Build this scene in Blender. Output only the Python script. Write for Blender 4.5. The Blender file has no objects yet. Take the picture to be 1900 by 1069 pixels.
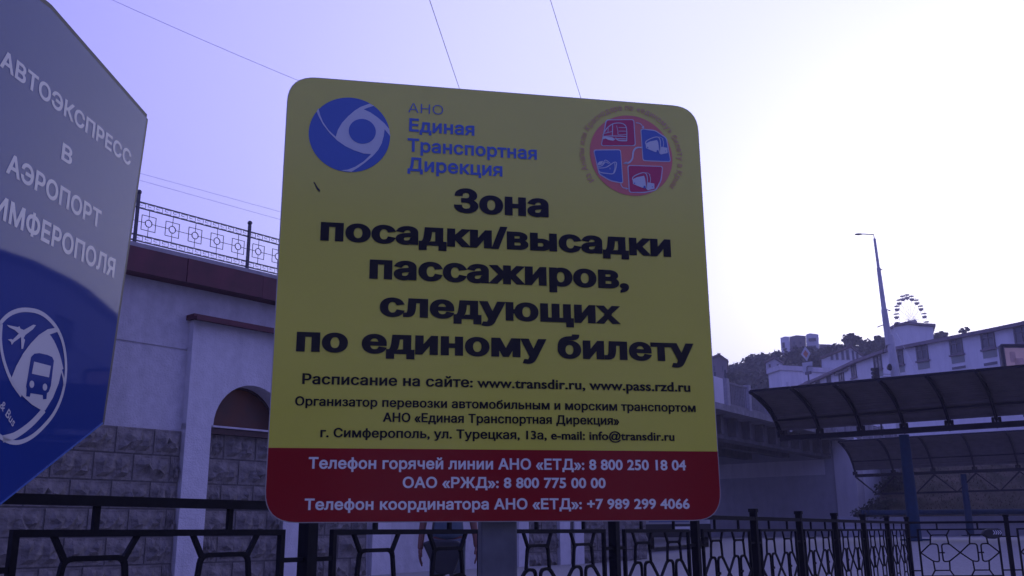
import bpy, bmesh, math, random
from mathutils import Vector, Matrix
from mathutils import noise as mnoise
random.seed(7)
SC = bpy.context.scene
COL = SC.collection
R_ = math.radians
# ------------------------------------------------------------ camera
FPX, CX, CY = 1763.0, 950.0, 534.5
PITCH, ROLL = R_(14.5), R_(-0.45)
CAM = Vector((0, 0, 1.0))
_f = Vector((0, math.cos(PITCH), math.sin(PITCH))); _u = Vector((0, -math.sin(PITCH), math.cos(PITCH))); _r = Vector((1, 0, 0))
RT = _r*math.cos(ROLL) + _u*math.sin(ROLL); UP = -_r*math.sin(ROLL) + _u*math.cos(ROLL); FW = _f
cd = bpy.data.cameras.new('camera'); cd.sensor_width = 36; cd.lens = 36*FPX/1900; cd.clip_start = .05; cd.clip_end = 3000
co = bpy.data.objects.new('camera', cd); COL.objects.link(co)
co.matrix_world = Matrix(((RT.x, UP.x, -FW.x, CAM.x), (RT.y, UP.y, -FW.y, CAM.y), (RT.z, UP.z, -FW.z, CAM.z), (0, 0, 0, 1)))
SC.camera = co
# ------------------------------------------------------------ sky, light, exposure (dusk, the glow low on the right)
W = bpy.data.worlds.new('World'); SC.world = W; W.use_nodes = True
nt = W.node_tree; N = nt.nodes; L = nt.links; N.clear()
out = N.new('ShaderNodeOutputWorld'); bg = N.new('ShaderNodeBackground'); L.new(bg.outputs[0], out.inputs[0])
sky = N.new('ShaderNodeTexSky'); sky.sky_type = 'NISHITA'; sky.sun_disc = False
GLOW_AZ, GLOW_EL = R_(30), R_(5)
sky.sun_elevation = R_(1.0); sky.sun_rotation = GLOW_AZ; sky.air_density = 1.2; sky.dust_density = .6; sky.ozone_density = 3
geo = N.new('ShaderNodeNewGeometry')
gd = Vector((math.sin(GLOW_AZ)*math.cos(GLOW_EL), math.cos(GLOW_AZ)*math.cos(GLOW_EL), math.sin(GLOW_EL)))
dot = N.new('ShaderNodeVectorMath'); dot.operation = 'DOT_PRODUCT'; dot.inputs[1].default_value = gd
tc = N.new('ShaderNodeTexCoord'); L.new(tc.outputs['Generated'], dot.inputs[0])
ac = N.new('ShaderNodeMath'); ac.operation = 'ARCCOSINE'; L.new(dot.outputs['Value'], ac.inputs[0])
dv = N.new('ShaderNodeMath'); dv.operation = 'DIVIDE'; dv.inputs[1].default_value = math.pi; L.new(ac.outputs[0], dv.inputs[0])
rp = N.new('ShaderNodeValToRGB'); L.new(dv.outputs[0], rp.inputs[0])
SKYK = 2.7
stops = [(0, (2.5, 2.4, 2.6)), (12, (2.2, 2.15, 2.4)), (20, (1.36, 1.38, 1.75)), (28, (1.02, 1.05, 1.46)), (38, (.86, .88, 1.36)), (48, (.65, .64, 1.32)), (60, (.48, .46, 1.24)), (85, (.225, .245, .92)), (180, (.13, .15, .66))]
cr = rp.color_ramp; cr.interpolation = 'B_SPLINE'
while len(cr.elements) < len(stops): cr.elements.new(.5)
for e, (a, c) in zip(cr.elements, stops): e.position = a/180; e.color = (c[0]/SKYK, c[1]/SKYK, c[2]/SKYK, 1)
tint = N.new('ShaderNodeVectorMath'); tint.operation = 'MULTIPLY'; L.new(sky.outputs[0], tint.inputs[0]); tint.inputs[1].default_value = (.030, .028, .060)
k = N.new('ShaderNodeVectorMath'); k.operation = 'SCALE'; k.inputs['Scale'].default_value = SKYK; L.new(rp.outputs[0], k.inputs[0])
ad = N.new('ShaderNodeVectorMath'); ad.operation = 'ADD'; L.new(k.outputs[0], ad.inputs[0]); L.new(tint.outputs[0], ad.inputs[1])
L.new(ad.outputs[0], bg.inputs[0]); bg.inputs[1].default_value = 1.0
sd_ = bpy.data.lights.new('dusk_sun', 'SUN'); sd_.energy = .04; sd_.angle = R_(60); sd_.color = (1, .8, .85)
so = bpy.data.objects.new('dusk_sun', sd_); COL.objects.link(so); so.rotation_euler = (-gd).to_track_quat('-Z', 'Y').to_euler()
so.rotation_euler = (gd*-1).to_track_quat('-Z', 'Y').to_euler()
SC.view_settings.view_transform = 'Standard'; SC.view_settings.look = 'None'; SC.view_settings.gamma = 1; SC.view_settings.exposure = 0
SC.view_settings.use_curve_mapping = False
# ------------------------------------------------------------ measuring helpers (a direction seen in the photograph -> a place in the world)
def ray(px, py): return RT*((px-CX)/FPX) + UP*((CY-py)/FPX) + FW
def U(px, py, d): return CAM + ray(px, py)*d
def RP(px, py, p, n):
    r = ray(px, py); return CAM + r*((p-CAM).dot(n)/r.dot(n))
def RZ(px, py, z):
    r = ray(px, py); return CAM + r*((z-CAM.z)/r.z)
def ground_at(px, d):
    p = U(px, 990, d); return Vector((p.x, p.y, G(p.x, p.y)))
def S01(t): t = max(0, min(1, t)); return t*t*(3-2*t)
def G(x, y): return .28*S01((y-8)/13) + .44*S01((y-15)/9)*S01((x-2)/8)
Z = Vector((0, 0, 1))
def azd(a): a = R_(a); return Vector((math.sin(a), math.cos(a), 0))
# ------------------------------------------------------------ materials
def mat(name, col, rough=.8, var=.15, scale=6, bump=0, bscale=40, bdist=.02, metal=0, coat=0, spec=.5, coat_ior=1.5, coat_rough=.05, detail=6, col2=None, stain=0, emit=0):
    m = bpy.data.materials.new(name); m.use_nodes = True; t = m.node_tree; n = t.nodes; b = n['Principled BSDF']
    b.inputs['Roughness'].default_value = rough; b.inputs['Metallic'].default_value = metal
    b.inputs['Specular IOR Level'].default_value = spec
    if coat: b.inputs['Coat Weight'].default_value = coat; b.inputs['Coat Roughness'].default_value = coat_rough; b.inputs['Coat IOR'].default_value = coat_ior
    tcn = n.new('ShaderNodeTexCoord')
    nz = n.new('ShaderNodeTexNoise'); nz.inputs['Scale'].default_value = scale; nz.inputs['Detail'].default_value = detail
    t.links.new(tcn.outputs['Object'], nz.inputs['Vector'])
    mr = n.new('ShaderNodeMapRange'); mr.inputs[1].default_value = .3; mr.inputs[2].default_value = .7; mr.inputs[3].default_value = 0; mr.inputs[4].default_value = 1
    t.links.new(nz.outputs['Fac'], mr.inputs[0])
    mx = n.new('ShaderNodeMix'); mx.data_type = 'RGBA'
    c2 = col2 or tuple(c*(1+var) for c in col); c1 = tuple(c*(1-var) for c in col) if not col2 else col
    mx.inputs[6].default_value = (*c1, 1); mx.inputs[7].default_value = (*c2, 1)
    t.links.new(mr.outputs[0], mx.inputs[0]); last = mx.outputs[2]
    if stain:
        wv = n.new('ShaderNodeTexNoise'); wv.inputs['Scale'].default_value = 1.2; wv.inputs['Detail'].default_value = 8; wv.inputs['Roughness'].default_value = .65
        mp = n.new('ShaderNodeMapping'); mp.inputs['Scale'].default_value = (2.2, 2.2, .35)
        t.links.new(tcn.outputs['Object'], mp.inputs[0]); t.links.new(mp.outputs[0], wv.inputs['Vector'])
        m2 = n.new('ShaderNodeMapRange'); m2.inputs[1].default_value = .42; m2.inputs[2].default_value = .75; m2.inputs[3].default_value = 1; m2.inputs[4].default_value = 1-stain
        t.links.new(wv.outputs['Fac'], m2.inputs[0])
        ml = n.new('ShaderNodeVectorMath'); ml.operation = 'SCALE'; t.links.new(last, ml.inputs[0]); t.links.new(m2.outputs[0], ml.inputs['Scale']); last = ml.outputs[0]
    t.links.new(last, b.inputs['Base Color'])
    if bump:
        bn = n.new('ShaderNodeTexNoise'); bn.inputs['Scale'].default_value = bscale; bn.inputs['Detail'].default_value = 6
        t.links.new(tcn.outputs['Object'], bn.inputs['Vector'])
        bm = n.new('ShaderNodeBump'); bm.inputs['Strength'].default_value = bump; bm.inputs['Distance'].default_value = bdist
        t.links.new(bn.outputs['Fac'], bm.inputs['Height']); t.links.new(bm.outputs[0], b.inputs['Normal'])
    if emit: b.inputs['Emission Color'].default_value = (*col, 1); b.inputs['Emission Strength'].default_value = emit
    return m
M = {}
M['yellow'] = mat('yellow_sign_film', (.60, .60, .030), .5, .03, 3, spec=.1, coat=1, coat_ior=1.85, coat_rough=.22, bump=.02, bscale=300)
M['red'] = mat('red_sign_film', (.26, .003, .008), .5, .04, 3, spec=.1, coat=.6, coat_ior=1.5, coat_rough=.16)
M['navy'] = mat('navy_print', (.008, .010, .012), .5, .03, spec=.1, coat=.35, coat_ior=1.6, coat_rough=.16)
M['black_print'] = mat('black_print', (.008, .011, .005), .5, .03, spec=.1, coat=.35, coat_ior=1.6, coat_rough=.16)
M['blue_print'] = mat('blue_print', (.045, .125, .40), .5, .03, spec=.1, coat=1, coat_ior=1.6, coat_rough=.16)
M['logo_white'] = mat('pale_blue_print', (.55, .62, .62), .5, .03, spec=.1, coat=1, coat_ior=1.6, coat_rough=.16)
M['white_print'] = mat('white_print', (.72, .74, .66), .5, .03, spec=.1, coat=1, coat_ior=1.6, coat_rough=.16)
M['coral'] = mat('coral_print', (.66, .17, .12), .5, .04, spec=.1, coat=1, coat_ior=1.6, coat_rough=.16)
M['coral_text'] = mat('coral_text_print', (.58, .33, .13), .5, .04, spec=.1, coat=1, coat_ior=1.6, coat_rough=.16)
M['magenta'] = mat('magenta_print', (.46, .02, .08), .5, .04, spec=.1, coat=1, coat_ior=1.6, coat_rough=.16)
M['alu'] = mat('sign_sheet_metal', (.42, .42, .42), .45, .08, 20, metal=.6)
M['blue_sign'] = mat('glossy_blue_sign_film', (.001, .026, .20), .5, .05, 2, spec=.05, coat=.7, coat_ior=1.5, coat_rough=.03, bump=.03, bscale=45)
M['sign_white'] = mat('glossy_pale_lettering', (.55, .56, .55), .5, .03, 2, spec=.1, coat=.7, coat_ior=1.5, coat_rough=.03)
M['rim'] = mat('dark_rim_metal', (.03, .03, .035), .5, .2, 30)
M['galv'] = mat('weathered_post_metal', (.14, .15, .16), .55, .25, 14, metal=.3, stain=.3)
M['iron'] = mat('black_painted_iron', (.005, .0055, .008), .6, .3, 30, spec=.12, bump=.05, bscale=80)
M['brown'] = mat('brown_post_paint', (.045, .018, .014), .6, .3, 20)
M['plaster'] = mat('whitewashed_plaster', (.50, .49, .50), .9, .09, 7, bump=.8, bscale=35, stain=.22)
M['plaster2'] = mat('white_arch_plaster', (.58, .57, .58), .9, .07, 7, bump=.7, bscale=35, stain=.16)
M['stone'] = mat('grey_rock_faced_block', (.21, .195, .175), .95, .38, 6, bump=1, bscale=9, bdist=.07, stain=.2)
M['mortar'] = mat('grey_mortar', (.13, .125, .12), .95, .2, 12)
M['maroon'] = mat('maroon_sheet_metal', (.085, .012, .022), .6, .25, 4, stain=.25)
M['coping'] = mat('pale_concrete_coping', (.34, .33, .33), .9, .15, 8)
M['glass_brown'] = mat('brown_window_glass', (.17, .05, .015), .35, .3, 1.5, col2=(.07, .05, .04), spec=.2)  # pane colour mottled from orange-brown to grey-brown
M['sill'] = mat('sill_metal', (.5, .48, .5), .5, .1)
M['wire'] = mat('overhead_cable_rubber', (.45, .45, .48), .7, .1)
M['canopy'] = mat('dark_corrugated_canopy_sheet', (.16, .145, .14), .7, .12, 4, spec=.15)
M['canopy_dk'] = mat('blue_black_canopy_steel', (.018, .018, .026), .65, .2, 10, spec=.2)
M['bluepost'] = mat('blue_painted_steel', (.010, .045, .10), .6, .18, 8, stain=.2, spec=.25)
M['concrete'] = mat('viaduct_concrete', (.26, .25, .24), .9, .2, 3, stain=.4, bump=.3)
M['concrete_dk'] = mat('dark_girder_concrete', (.13, .125, .12), .9, .25, 3, stain=.4)  # girders, ribs and soffit, a darker concrete than the deck
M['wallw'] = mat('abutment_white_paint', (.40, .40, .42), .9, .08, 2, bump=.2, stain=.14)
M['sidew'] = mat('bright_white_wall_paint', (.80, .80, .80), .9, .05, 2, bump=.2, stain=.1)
M['thin'] = mat('veil_lightened_terrace_iron', (.09, .09, .10), .6, .1, 20, spec=.2)  # black iron, its colour lightened to stand in for lens veil
M['paving'] = mat('grey_paving', (.27, .265, .25), .9, .18, 22, bump=.4, bscale=120)
M['grass'] = mat('dry_grass_slope', (.035, .040, .015), .95, .4, 1.1, col2=(.15, .115, .08), bump=1, bscale=9, bdist=.08, detail=10)
M['straw'] = mat('dry_straw_blades', (.10, .085, .055), .95, .4, 1.1)
M['hill'] = mat('scrubby_hillside', (.05, .055, .035), .95, .35, .12, col2=(.10, .085, .06))
M['leaf'] = mat('dark_foliage', (.055, .065, .045), .9, .4, .4)
M['bark'] = mat('tree_bark', (.08, .06, .05), .9, .3, 10)
M['bldg'] = mat('white_rendered_facade', (.80, .79, .77), .9, .06, .5, stain=.14)
M['bldg2'] = mat('pale_painted_facade', (.66, .64, .64), .9, .08, .5, stain=.15)
M['bldg3'] = mat('brownish_facade', (.24, .21, .20), .9, .1, .6, stain=.15)
M['panelgrey'] = mat('greenish_spandrel_panel', (.30, .32, .28), .8, .08, 1)
M['winfar'] = mat('dark_window_glass', (.13, .13, .13), .12, .25, .8, spec=.8)
M['winframe'] = mat('grey_window_frame', (.2, .19, .19), .7, .1, 2)
M['roof'] = mat('old_brown_roofing', (.16, .12, .11), .85, .2, 2)
M['ridge'] = mat('eave_board', (.24, .20, .21), .8, .2, 2)
M['polecon'] = mat('concrete_lamp_pole', (.60, .59, .58), .9, .12, 2, stain=.2)
M['wheel'] = mat('ferris_wheel_steel', (.24, .22, .24), .6, .1, 1)
M['cabin'] = mat('ferris_cabin_paint', (.10, .08, .09), .6, .2, 1)
M['sign_rear'] = mat('pale_road_sign', (.55, .55, .54), .6, .06, 2)
M['orange'] = mat('faded_orange_sign_paint', (.58, .26, .14), .6, .08, 2)
M['blacksig'] = mat('black_plastic', (.018, .018, .02), .6, .2, 5)
M['skin'] = mat('sunburnt_skin', (.16, .06, .04), .6, .1, 10)
M['shirt'] = mat('grey_blue_shirt', (.085, .12, .15), .9, .15, 8)
M['trous'] = mat('grey_trousers', (.085, .10, .12), .9, .15, 8)
M['bag'] = mat('black_bag_leather', (.014, .015, .018), .6, .2, 8)
M['hair'] = mat('dark_hair', (.02, .015, .012), .7, .3, 30)
M['shoe'] = mat('dark_shoe_leather', (.03, .025, .02), .5, .2, 8)
M['busblue'] = mat('blue_bus_paint', (.06, .10, .25), .35, .06, 2, coat=.5)
M['buswhite'] = mat('white_bus_paint', (.42, .43, .44), .35, .06, 2, coat=.5)
M['busglass'] = mat('dark_bus_glass', (.02, .025, .03), .08, .1, 2, spec=.9)
M['tyre'] = mat('black_tyre_rubber', (.012, .012, .012), .9, .2, 8)
M['stripe'] = mat('white_stripe_print', (.7, .7, .7), .7, .05)
M['crown'] = M['leaf']
def poster_mat():
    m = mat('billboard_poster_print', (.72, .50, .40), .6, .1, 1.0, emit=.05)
    return m
M['poster'] = poster_mat()
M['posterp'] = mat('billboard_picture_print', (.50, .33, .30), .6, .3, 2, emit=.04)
# ------------------------------------------------------------ object helpers
WL = {}
def tag(o, label=None, cat=None, group=None, kind=None):
    if label: o['label'] = label
    if cat: o['category'] = cat
    if group: o['group'] = group
    if kind: o['kind'] = kind
    return o
def thing(name, loc, label, cat, group=None, kind=None):
    o = bpy.data.objects.new(name, None); COL.objects.link(o); o.location = loc; o.empty_display_size = .2
    WL[o.name] = Vector(loc); return tag(o, label, cat, group, kind)
def put(mesh, name, parent=None, loc=(0, 0, 0), rz=0, rot=None, scale=None):
    """place a mesh (already in its own local axes) at world loc"""
    o = bpy.data.objects.new(name, mesh); COL.objects.link(o)
    w = Vector(loc); o.location = w - (WL[parent.name] if parent else Vector())
    if rot is not None: o.rotation_euler = rot
    elif rz: o.rotation_euler = (0, 0, rz)
    if scale: o.scale = scale
    if parent: o.parent = parent
    WL[o.name] = w
    return o
class MB:
    def __init__(s): s.v = []; s.f = []
    def poly(s, vs, fs):
        b = len(s.v); s.v += [Vector(v) for v in vs]; s.f += [tuple(b+i for i in f) for f in fs]
    def hexa(s, p): s.poly(p, [(0, 3, 2, 1), (4, 5, 6, 7), (0, 1, 5, 4), (1, 2, 6, 5), (2, 3, 7, 6), (3, 0, 4, 7)]); return s
    def box(s, o, a, b, c):
        o, a, b, c = map(Vector, (o, a, b, c)); s.hexa([o, o+a, o+a+b, o+b, o+c, o+a+c, o+a+b+c, o+b+c]); return s
    def cbox(s, c, ax, ay, az):
        c, ax, ay, az = map(Vector, (c, ax, ay, az)); return s.box(c-ax/2-ay/2-az/2, ax, ay, az)
    def bar(s, p, q, w, h=None, side=None):
        p, q = Vector(p), Vector(q); h = h or w; d = (q-p)
        if d.length < 1e-6: return s
        d.normalize(); side = Vector(side) if side is not None else (Vector((0, 0, 1)).cross(d) if abs(d.z) < .95 else Vector((1, 0, 0)))
        side = (side - d*side.dot(d)).normalized(); upv = d.cross(side).normalized()
        return s.box(p-side*w/2-upv*h/2, side*w, upv*h, q-p)
    def path(s, pts, w, h=None, side=None):
        for a, b in zip(pts[:-1], pts[1:]):
            a, b = Vector(a), Vector(b); e = (b-a).normalized()*(w*.3); s.bar(a-e, b+e, w, h, side)
        return s
    def tube(s, pts, r, n=8, caps=True):
        pts = [Vector(p) for p in pts]; rs = r if isinstance(r, (list, tuple)) else [r]*len(pts); b = len(s.v); px = None
        for i, p in enumerate(pts):
            d = (pts[min(i+1, len(pts)-1)] - pts[max(i-1, 0)]).normalized()
            if px is None: px = d.orthogonal().normalized()
            else: px = (px - d*px.dot(d)).normalized()
            py = d.cross(px)
            for k_ in range(n):
                a = 2*math.pi*k_/n; s.v.append(p + (px*math.cos(a)+py*math.sin(a))*rs[i])
        for i in range(len(pts)-1):
            for k_ in range(n):
                k2 = (k_+1) % n; s.f.append((b+i*n+k_, b+i*n+k2, b+(i+1)*n+k2, b+(i+1)*n+k_))
        if caps: s.f.append(tuple(b+k_ for k_ in reversed(range(n)))); s.f.append(tuple(b+(len(pts)-1)*n+k_ for k_ in range(n)))
        return s
    def prism(s, pts, ext):
        """extruded outline: pts are world points in a plane, ext the thickness vector"""
        n = len(pts); ext = Vector(ext); pts = [Vector(p) for p in pts]
        s.poly(pts + [p+ext for p in pts], [tuple(reversed(range(n))), tuple(range(n, 2*n))] + [(i, (i+1) % n, n+(i+1) % n, n+i) for i in range(n)]); return s
    def ball(s, c, r, nu=8, nv=5, sz=1):
        c = Vector(c); b = len(s.v)
        for j in range(nv+1):
            ph = math.pi*j/nv
            for i in range(nu):
                a = 2*math.pi*i/nu; s.v.append(c + Vector((math.cos(a)*math.sin(ph)*r, math.sin(a)*math.sin(ph)*r, math.cos(ph)*r*sz)))
        for j in range(nv):
            for i in range(nu):
                i2 = (i+1) % nu; s.f.append((b+j*nu+i, b+(j+1)*nu+i, b+(j+1)*nu+i2, b+j*nu+i2))
        return s
    def mesh(s, name, m, origin=(0, 0, 0), smooth=False):
        o = Vector(origin); me = bpy.data.meshes.new(name); me.from_pydata([tuple(v-o) for v in s.v], [], s.f)
        me.materials.append(m)
        bm = bmesh.new(); bm.from_mesh(me); bmesh.ops.remove_doubles(bm, verts=bm.verts, dist=1e-6) if smooth else None
        bmesh.ops.recalc_face_normals(bm, faces=bm.faces); bm.to_mesh(me); bm.free()
        if smooth:
            for p in me.polygons: p.use_smooth = True
        me.update(); return me
    def build(s, name, m, parent=None, smooth=False, bevel=0):
        """s.v are world coordinates"""
        org = WL[parent.name] if parent else (s.v[0] if s.v else Vector())
        if not parent:
            lo = Vector((min(v.x for v in s.v), min(v.y for v in s.v), min(v.z for v in s.v))); hi = Vector((max(v.x for v in s.v), max(v.y for v in s.v), 0))
            org = Vector(((lo.x+hi.x)/2, (lo.y+hi.y)/2, lo.z))
        o = put(s.mesh(name, m, org, smooth), name, parent, org)
        if bevel:
            b = o.modifiers.new('bevel', 'BEVEL'); b.width = bevel; b.segments = 2; b.limit_method = 'ANGLE'
        return o
# ------------------------------------------------------------ ground
def build_ground():
    xs = [-420, -250, -100, -50, -30] + [-20+i*1.0 for i in range(51)] + [40, 60, 100, 250, 420]
    ys = [-300, -200, -60, -20, -8] + [-4+i*1.0 for i in range(55)] + [55, 60, 80, 120, 250, 500, 720]
    v = [(x, y, G(x, y)) for y in ys for x in xs]; nx = len(xs)
    f = [(j*nx+i, j*nx+i+1, (j+1)*nx+i+1, (j+1)*nx+i) for j in range(len(ys)-1) for i in range(nx-1)]
    me = bpy.data.meshes.new('ground'); me.from_pydata(v, [], f); me.materials.append(M['paving'])
    for p in me.polygons: p.use_smooth = True
    o = bpy.data.objects.new('ground', me); COL.objects.link(o); o['kind'] = 'structure'
build_ground()
# ------------------------------------------------------------ left arcade building (retaining wall of the terrace)
WA = azd(40.1); WN = Vector((WA.y, -WA.x, 0)); WP = U(290, 990, 15.0); WP.z = 0
def wpt(s, z, off=0): return WP + WA*s + WN*off + Z*z
def wsz(px, py, off=0):
    p = RP(px, py, WP+WN*off, WN); return (p-WP).dot(WA), p.z
S0, S1 = -9.0, 14.25
TOPZ = 5.62
def build_left():
    root = thing('arcade_building', wpt(0, 0), 'white plastered terrace building with rough stone base and arched window, behind the fence', 'building')
    STZ = 2.68; zones = [(S0, .29), (.76, 2.32), (2.92, 4.36), (9.15, 10.32), (10.73, 10.9), (11.28, S1)]
    GR = 4.015
    # wall: body behind everything, with a recess cut for the arch by building around it
    b = MB()
    b.box(wpt(S0, -.2, -.55), WA*(.29-S0), WN*.55, Z*(GR-.02+.2))
    b.box(wpt(S0, GR-.02, -.55), WA*(.29-S0), WN*.53, Z*.04)
    b.box(wpt(S0, GR+.02, -.55), WA*(.29-S0), WN*.55, Z*(TOPZ-.4-GR-.02))
    b.box(wpt(.29, 4.62, -.55), WA*(S1-.29), WN*.55, Z*(TOPZ-.4-4.62))
    b.box(wpt(2.92, -.2, -.55), WA*(S1-2.92), WN*.55, Z*4.82)
    b.build('wall', M['plaster'], root)
    # projecting bay
    PO = .14
    MB().box(wpt(.29, -.2, -.55), WA*.47, WN*(.55+PO), Z*(3.0)).build('pilaster', M['plaster2'], root)
    MB().box(wpt(2.32, -.2, -.55), WA*.6, WN*(.55+PO), Z*(3.0)).build('pilaster', M['plaster2'], root)
    c = MB()
    cs, cz, ra = 1.54, 2.80, .75; n = 20
    # arch head plate: outline with a round notch
    outl = [wpt(.29, 4.62, PO), wpt(.29, cz, PO), wpt(.76, cz, PO)]
    arc = [wpt(cs-ra*math.cos(math.pi*i/n), cz+ra*math.sin(math.pi*i/n), PO) for i in range(n+1)]
    for i in range(n):   # quads between the arch and the top edge
        a0, a1 = arc[i], arc[i+1]
        t0, t1 = (a0-WP).dot(WA), (a1-WP).dot(WA)
        if i == 0: t0 = .29
        if i == n-1: t1 = 2.92
        p0 = wpt(t0, 4.62, PO); p1 = wpt(t1, 4.62, PO)
        c.poly([a0, a1, p1, p0], [(0, 1, 2, 3)])
        if i == 0: c.poly([wpt(.29, cz, PO), a0, p0], [(0, 1, 2)])
        if i == n-1: c.poly([a1, wpt(2.92, cz, PO), p1], [(0, 1, 2)])
        c.poly([a0, a1, a1-WN*.44, a0-WN*.44], [(0, 1, 2, 3)])
    c.poly([wpt(.29, 2.7, PO), wpt(.29, 4.62, PO), wpt(.29, 4.62, -.1), wpt(.29, 2.7, -.1)], [(0, 1, 2, 3)])
    c.poly([wpt(2.92, 2.7, PO), wpt(2.92, 4.62, PO), wpt(2.92, 4.62, -.1), wpt(2.92, 2.7, -.1)], [(0, 1, 2, 3)])
    for s0, w in ((4.42, .48), (8.79, .36), (10.32, .41), (10.9, .38)):
        MB().box(wpt(s0, -.2, .002), WA*w, WN*.12, Z*4.3).build('pilaster', M['plaster2'], root)
    c.build('arch_surround', M['plaster2'], root)
    # window in the arch
    gz = MB(); gp = [wpt(cs-ra*math.cos(math.pi*i/n)*.99, cz+ra*math.sin(math.pi*i/n)*.99, PO-.40) for i in range(n+1)]
    gz.prism(gp, -WN*.03); win = gz.build('window_pane', M['glass_brown'], root)
    fm = MB()
    for i in range(n):
        fm.bar(gp[i]+WN*.02, gp[i+1]+WN*.02, .05, .05)
    fm.build('window_frame', M['brown'], root)
    sl = MB(); sl.box(wpt(.77, 2.765, -.28), WA*1.54, WN*(.28+PO+.04), Z*.03); sl.build('window_sill', M['sill'], root)
    sk = MB(); sk.box(wpt(.77, 2.66, -.05), WA*1.54, WN*(.05+PO+.01), Z*.10); sk.build('sill_apron', M['brown'], root)
    # sheet metal caps
    dc = MB(); zc = wsz(420, 600, PO+.22)[1]
    dc.box(wpt(.22, 4.53, -.02), WA*2.8, WN*(PO+.22), Z*.035); dc.box(wpt(.22, 4.565, -.02), WA*2.8, WN*(PO+.12), Z*.05)
    dc.box(wpt(.22, 4.50, PO+.185), WA*2.8, WN*.012, Z*.03)
    dc.build('drip_cap', M['maroon'], root)
    # cornice of maroon sheets, each sheet a piece
    CO = .30; zb = wsz(370, 528, CO)[1]; zt = wsz(370, 484, CO)[1]
    me = MB().box((0, 0, 0), WA*1.49, WN*(CO+.25), Z*(zt-zb)).mesh('cornice_sheet', M['maroon'])
    s = S0
    i = 0
    while s < S1-1.4:
        put(me, 'cornice_sheet', root, wpt(s, zb+random.uniform(-.004, .004), -.25+random.uniform(-.006, .006))); s += 1.5; i += 1
    cp = MB(); cp.box(wpt(S0, zt, -.6), WA*(S1-S0), WN*(.6+CO-.10), Z*.10); cp.build('coping', M['coping'], root)
    # stone base: mortar behind, blocks proud
    for a, e in zones: MB().box(wpt(a, -.2, .002), WA*(e-a), WN*.012, Z*(STZ+.2-.01)).build('mortar_bed', M['mortar'], root)
    CH = .42; BL = .64
    variants = []
    for v in range(8):
        q = MB(); nx, nz = 9, 6; g = .012; w, h = BL-g*2, CH-g*2; vs = []; rr = random.Random(v)
        for j in range(nz+1):
            for i_ in range(nx+1):
                edge = i_ in (0, nx) or j in (0, nz)
                fx = [0, .07, .2, .33, .45, .56, .68, .8, .93, 1][i_]; fz = [0, .10, .27, .46, .64, .90, 1][j]; mar = i_ in (1, nx-1) or j in (1, nz-1)
                jit = 0 if edge or mar else 1
                vs.append(Vector((g+w*fx+jit*rr.uniform(-.018, .018), .020 if (edge or mar) else .030+.11*rr.random(), g+h*fz+jit*rr.uniform(-.016, .016))))
        fs = [(j*(nx+1)+i_, j*(nx+1)+i_+1, (j+1)*(nx+1)+i_+1, (j+1)*(nx+1)+i_) for j in range(nz) for i_ in range(nx)]
        q.poly(vs, fs)
        rim = [i_ for i_ in range(nx+1)] + [j*(nx+1)+nx for j in range(1, nz+1)] + [nz*(nx+1)+i_ for i_ in range(nx-1, -1, -1)] + [j*(nx+1) for j in range(nz-1, 0, -1)]
        bk = [Vector((vs[i_].x, -.01, vs[i_].z)) for i_ in rim]; bfr = len(q.v); q.v += bk; m_ = len(rim)
        for i_ in range(m_): q.f.append((rim[i_], rim[(i_+1) % m_], bfr+(i_+1) % m_, bfr+i_))
        me = q.mesh('stone_block', M['stone']); variants.append(me)
    # local x along wall, local y = outward; outward for rotation rz: x axis->WA ; y axis -> left of WA = -WN so mirror y
    for me in variants:
        for v in me.vertices: v.co.y = -v.co.y
        bm = bmesh.new(); bm.from_mesh(me); bmesh.ops.recalc_face_normals(bm, faces=bm.faces); bm.to_mesh(me); bm.free(); me.update()
    rz = math.atan2(WA.y, WA.x)
    for a, e in zones:
        if a == S0: a = -3.2
        for r in range(7):
            z0 = STZ-(r+1)*CH
            if z0 < -.2: continue
            xs = [a]; x = a - (.32 if r % 2 else 0) + ((-a + .31) % BL if False else 0)
            # joints of the running bond measured from s = -0.192
            j0 = -.192 + (BL/2 if r % 2 else 0); kk = math.ceil((a+.08-j0)/BL)
            while j0+kk*BL < e-.08: xs.append(j0+kk*BL); kk += 1
            xs.append(e)
            for x0, x1 in zip(xs[:-1], xs[1:]):
                put(random.choice(variants), 'stone_block', root, wpt(x0, z0, .012), rot=(0, 0, rz), scale=((x1-x0)/BL, 1, 1))
    # end wall and terrace slab going back
    t = MB(); t.box(wpt(S0, -.2, -9), WA*(S1-S0), WN*8.44, Z*(TOPZ+.1)); t.build('terrace_core', M['plaster'], root)
build_left()
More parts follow.
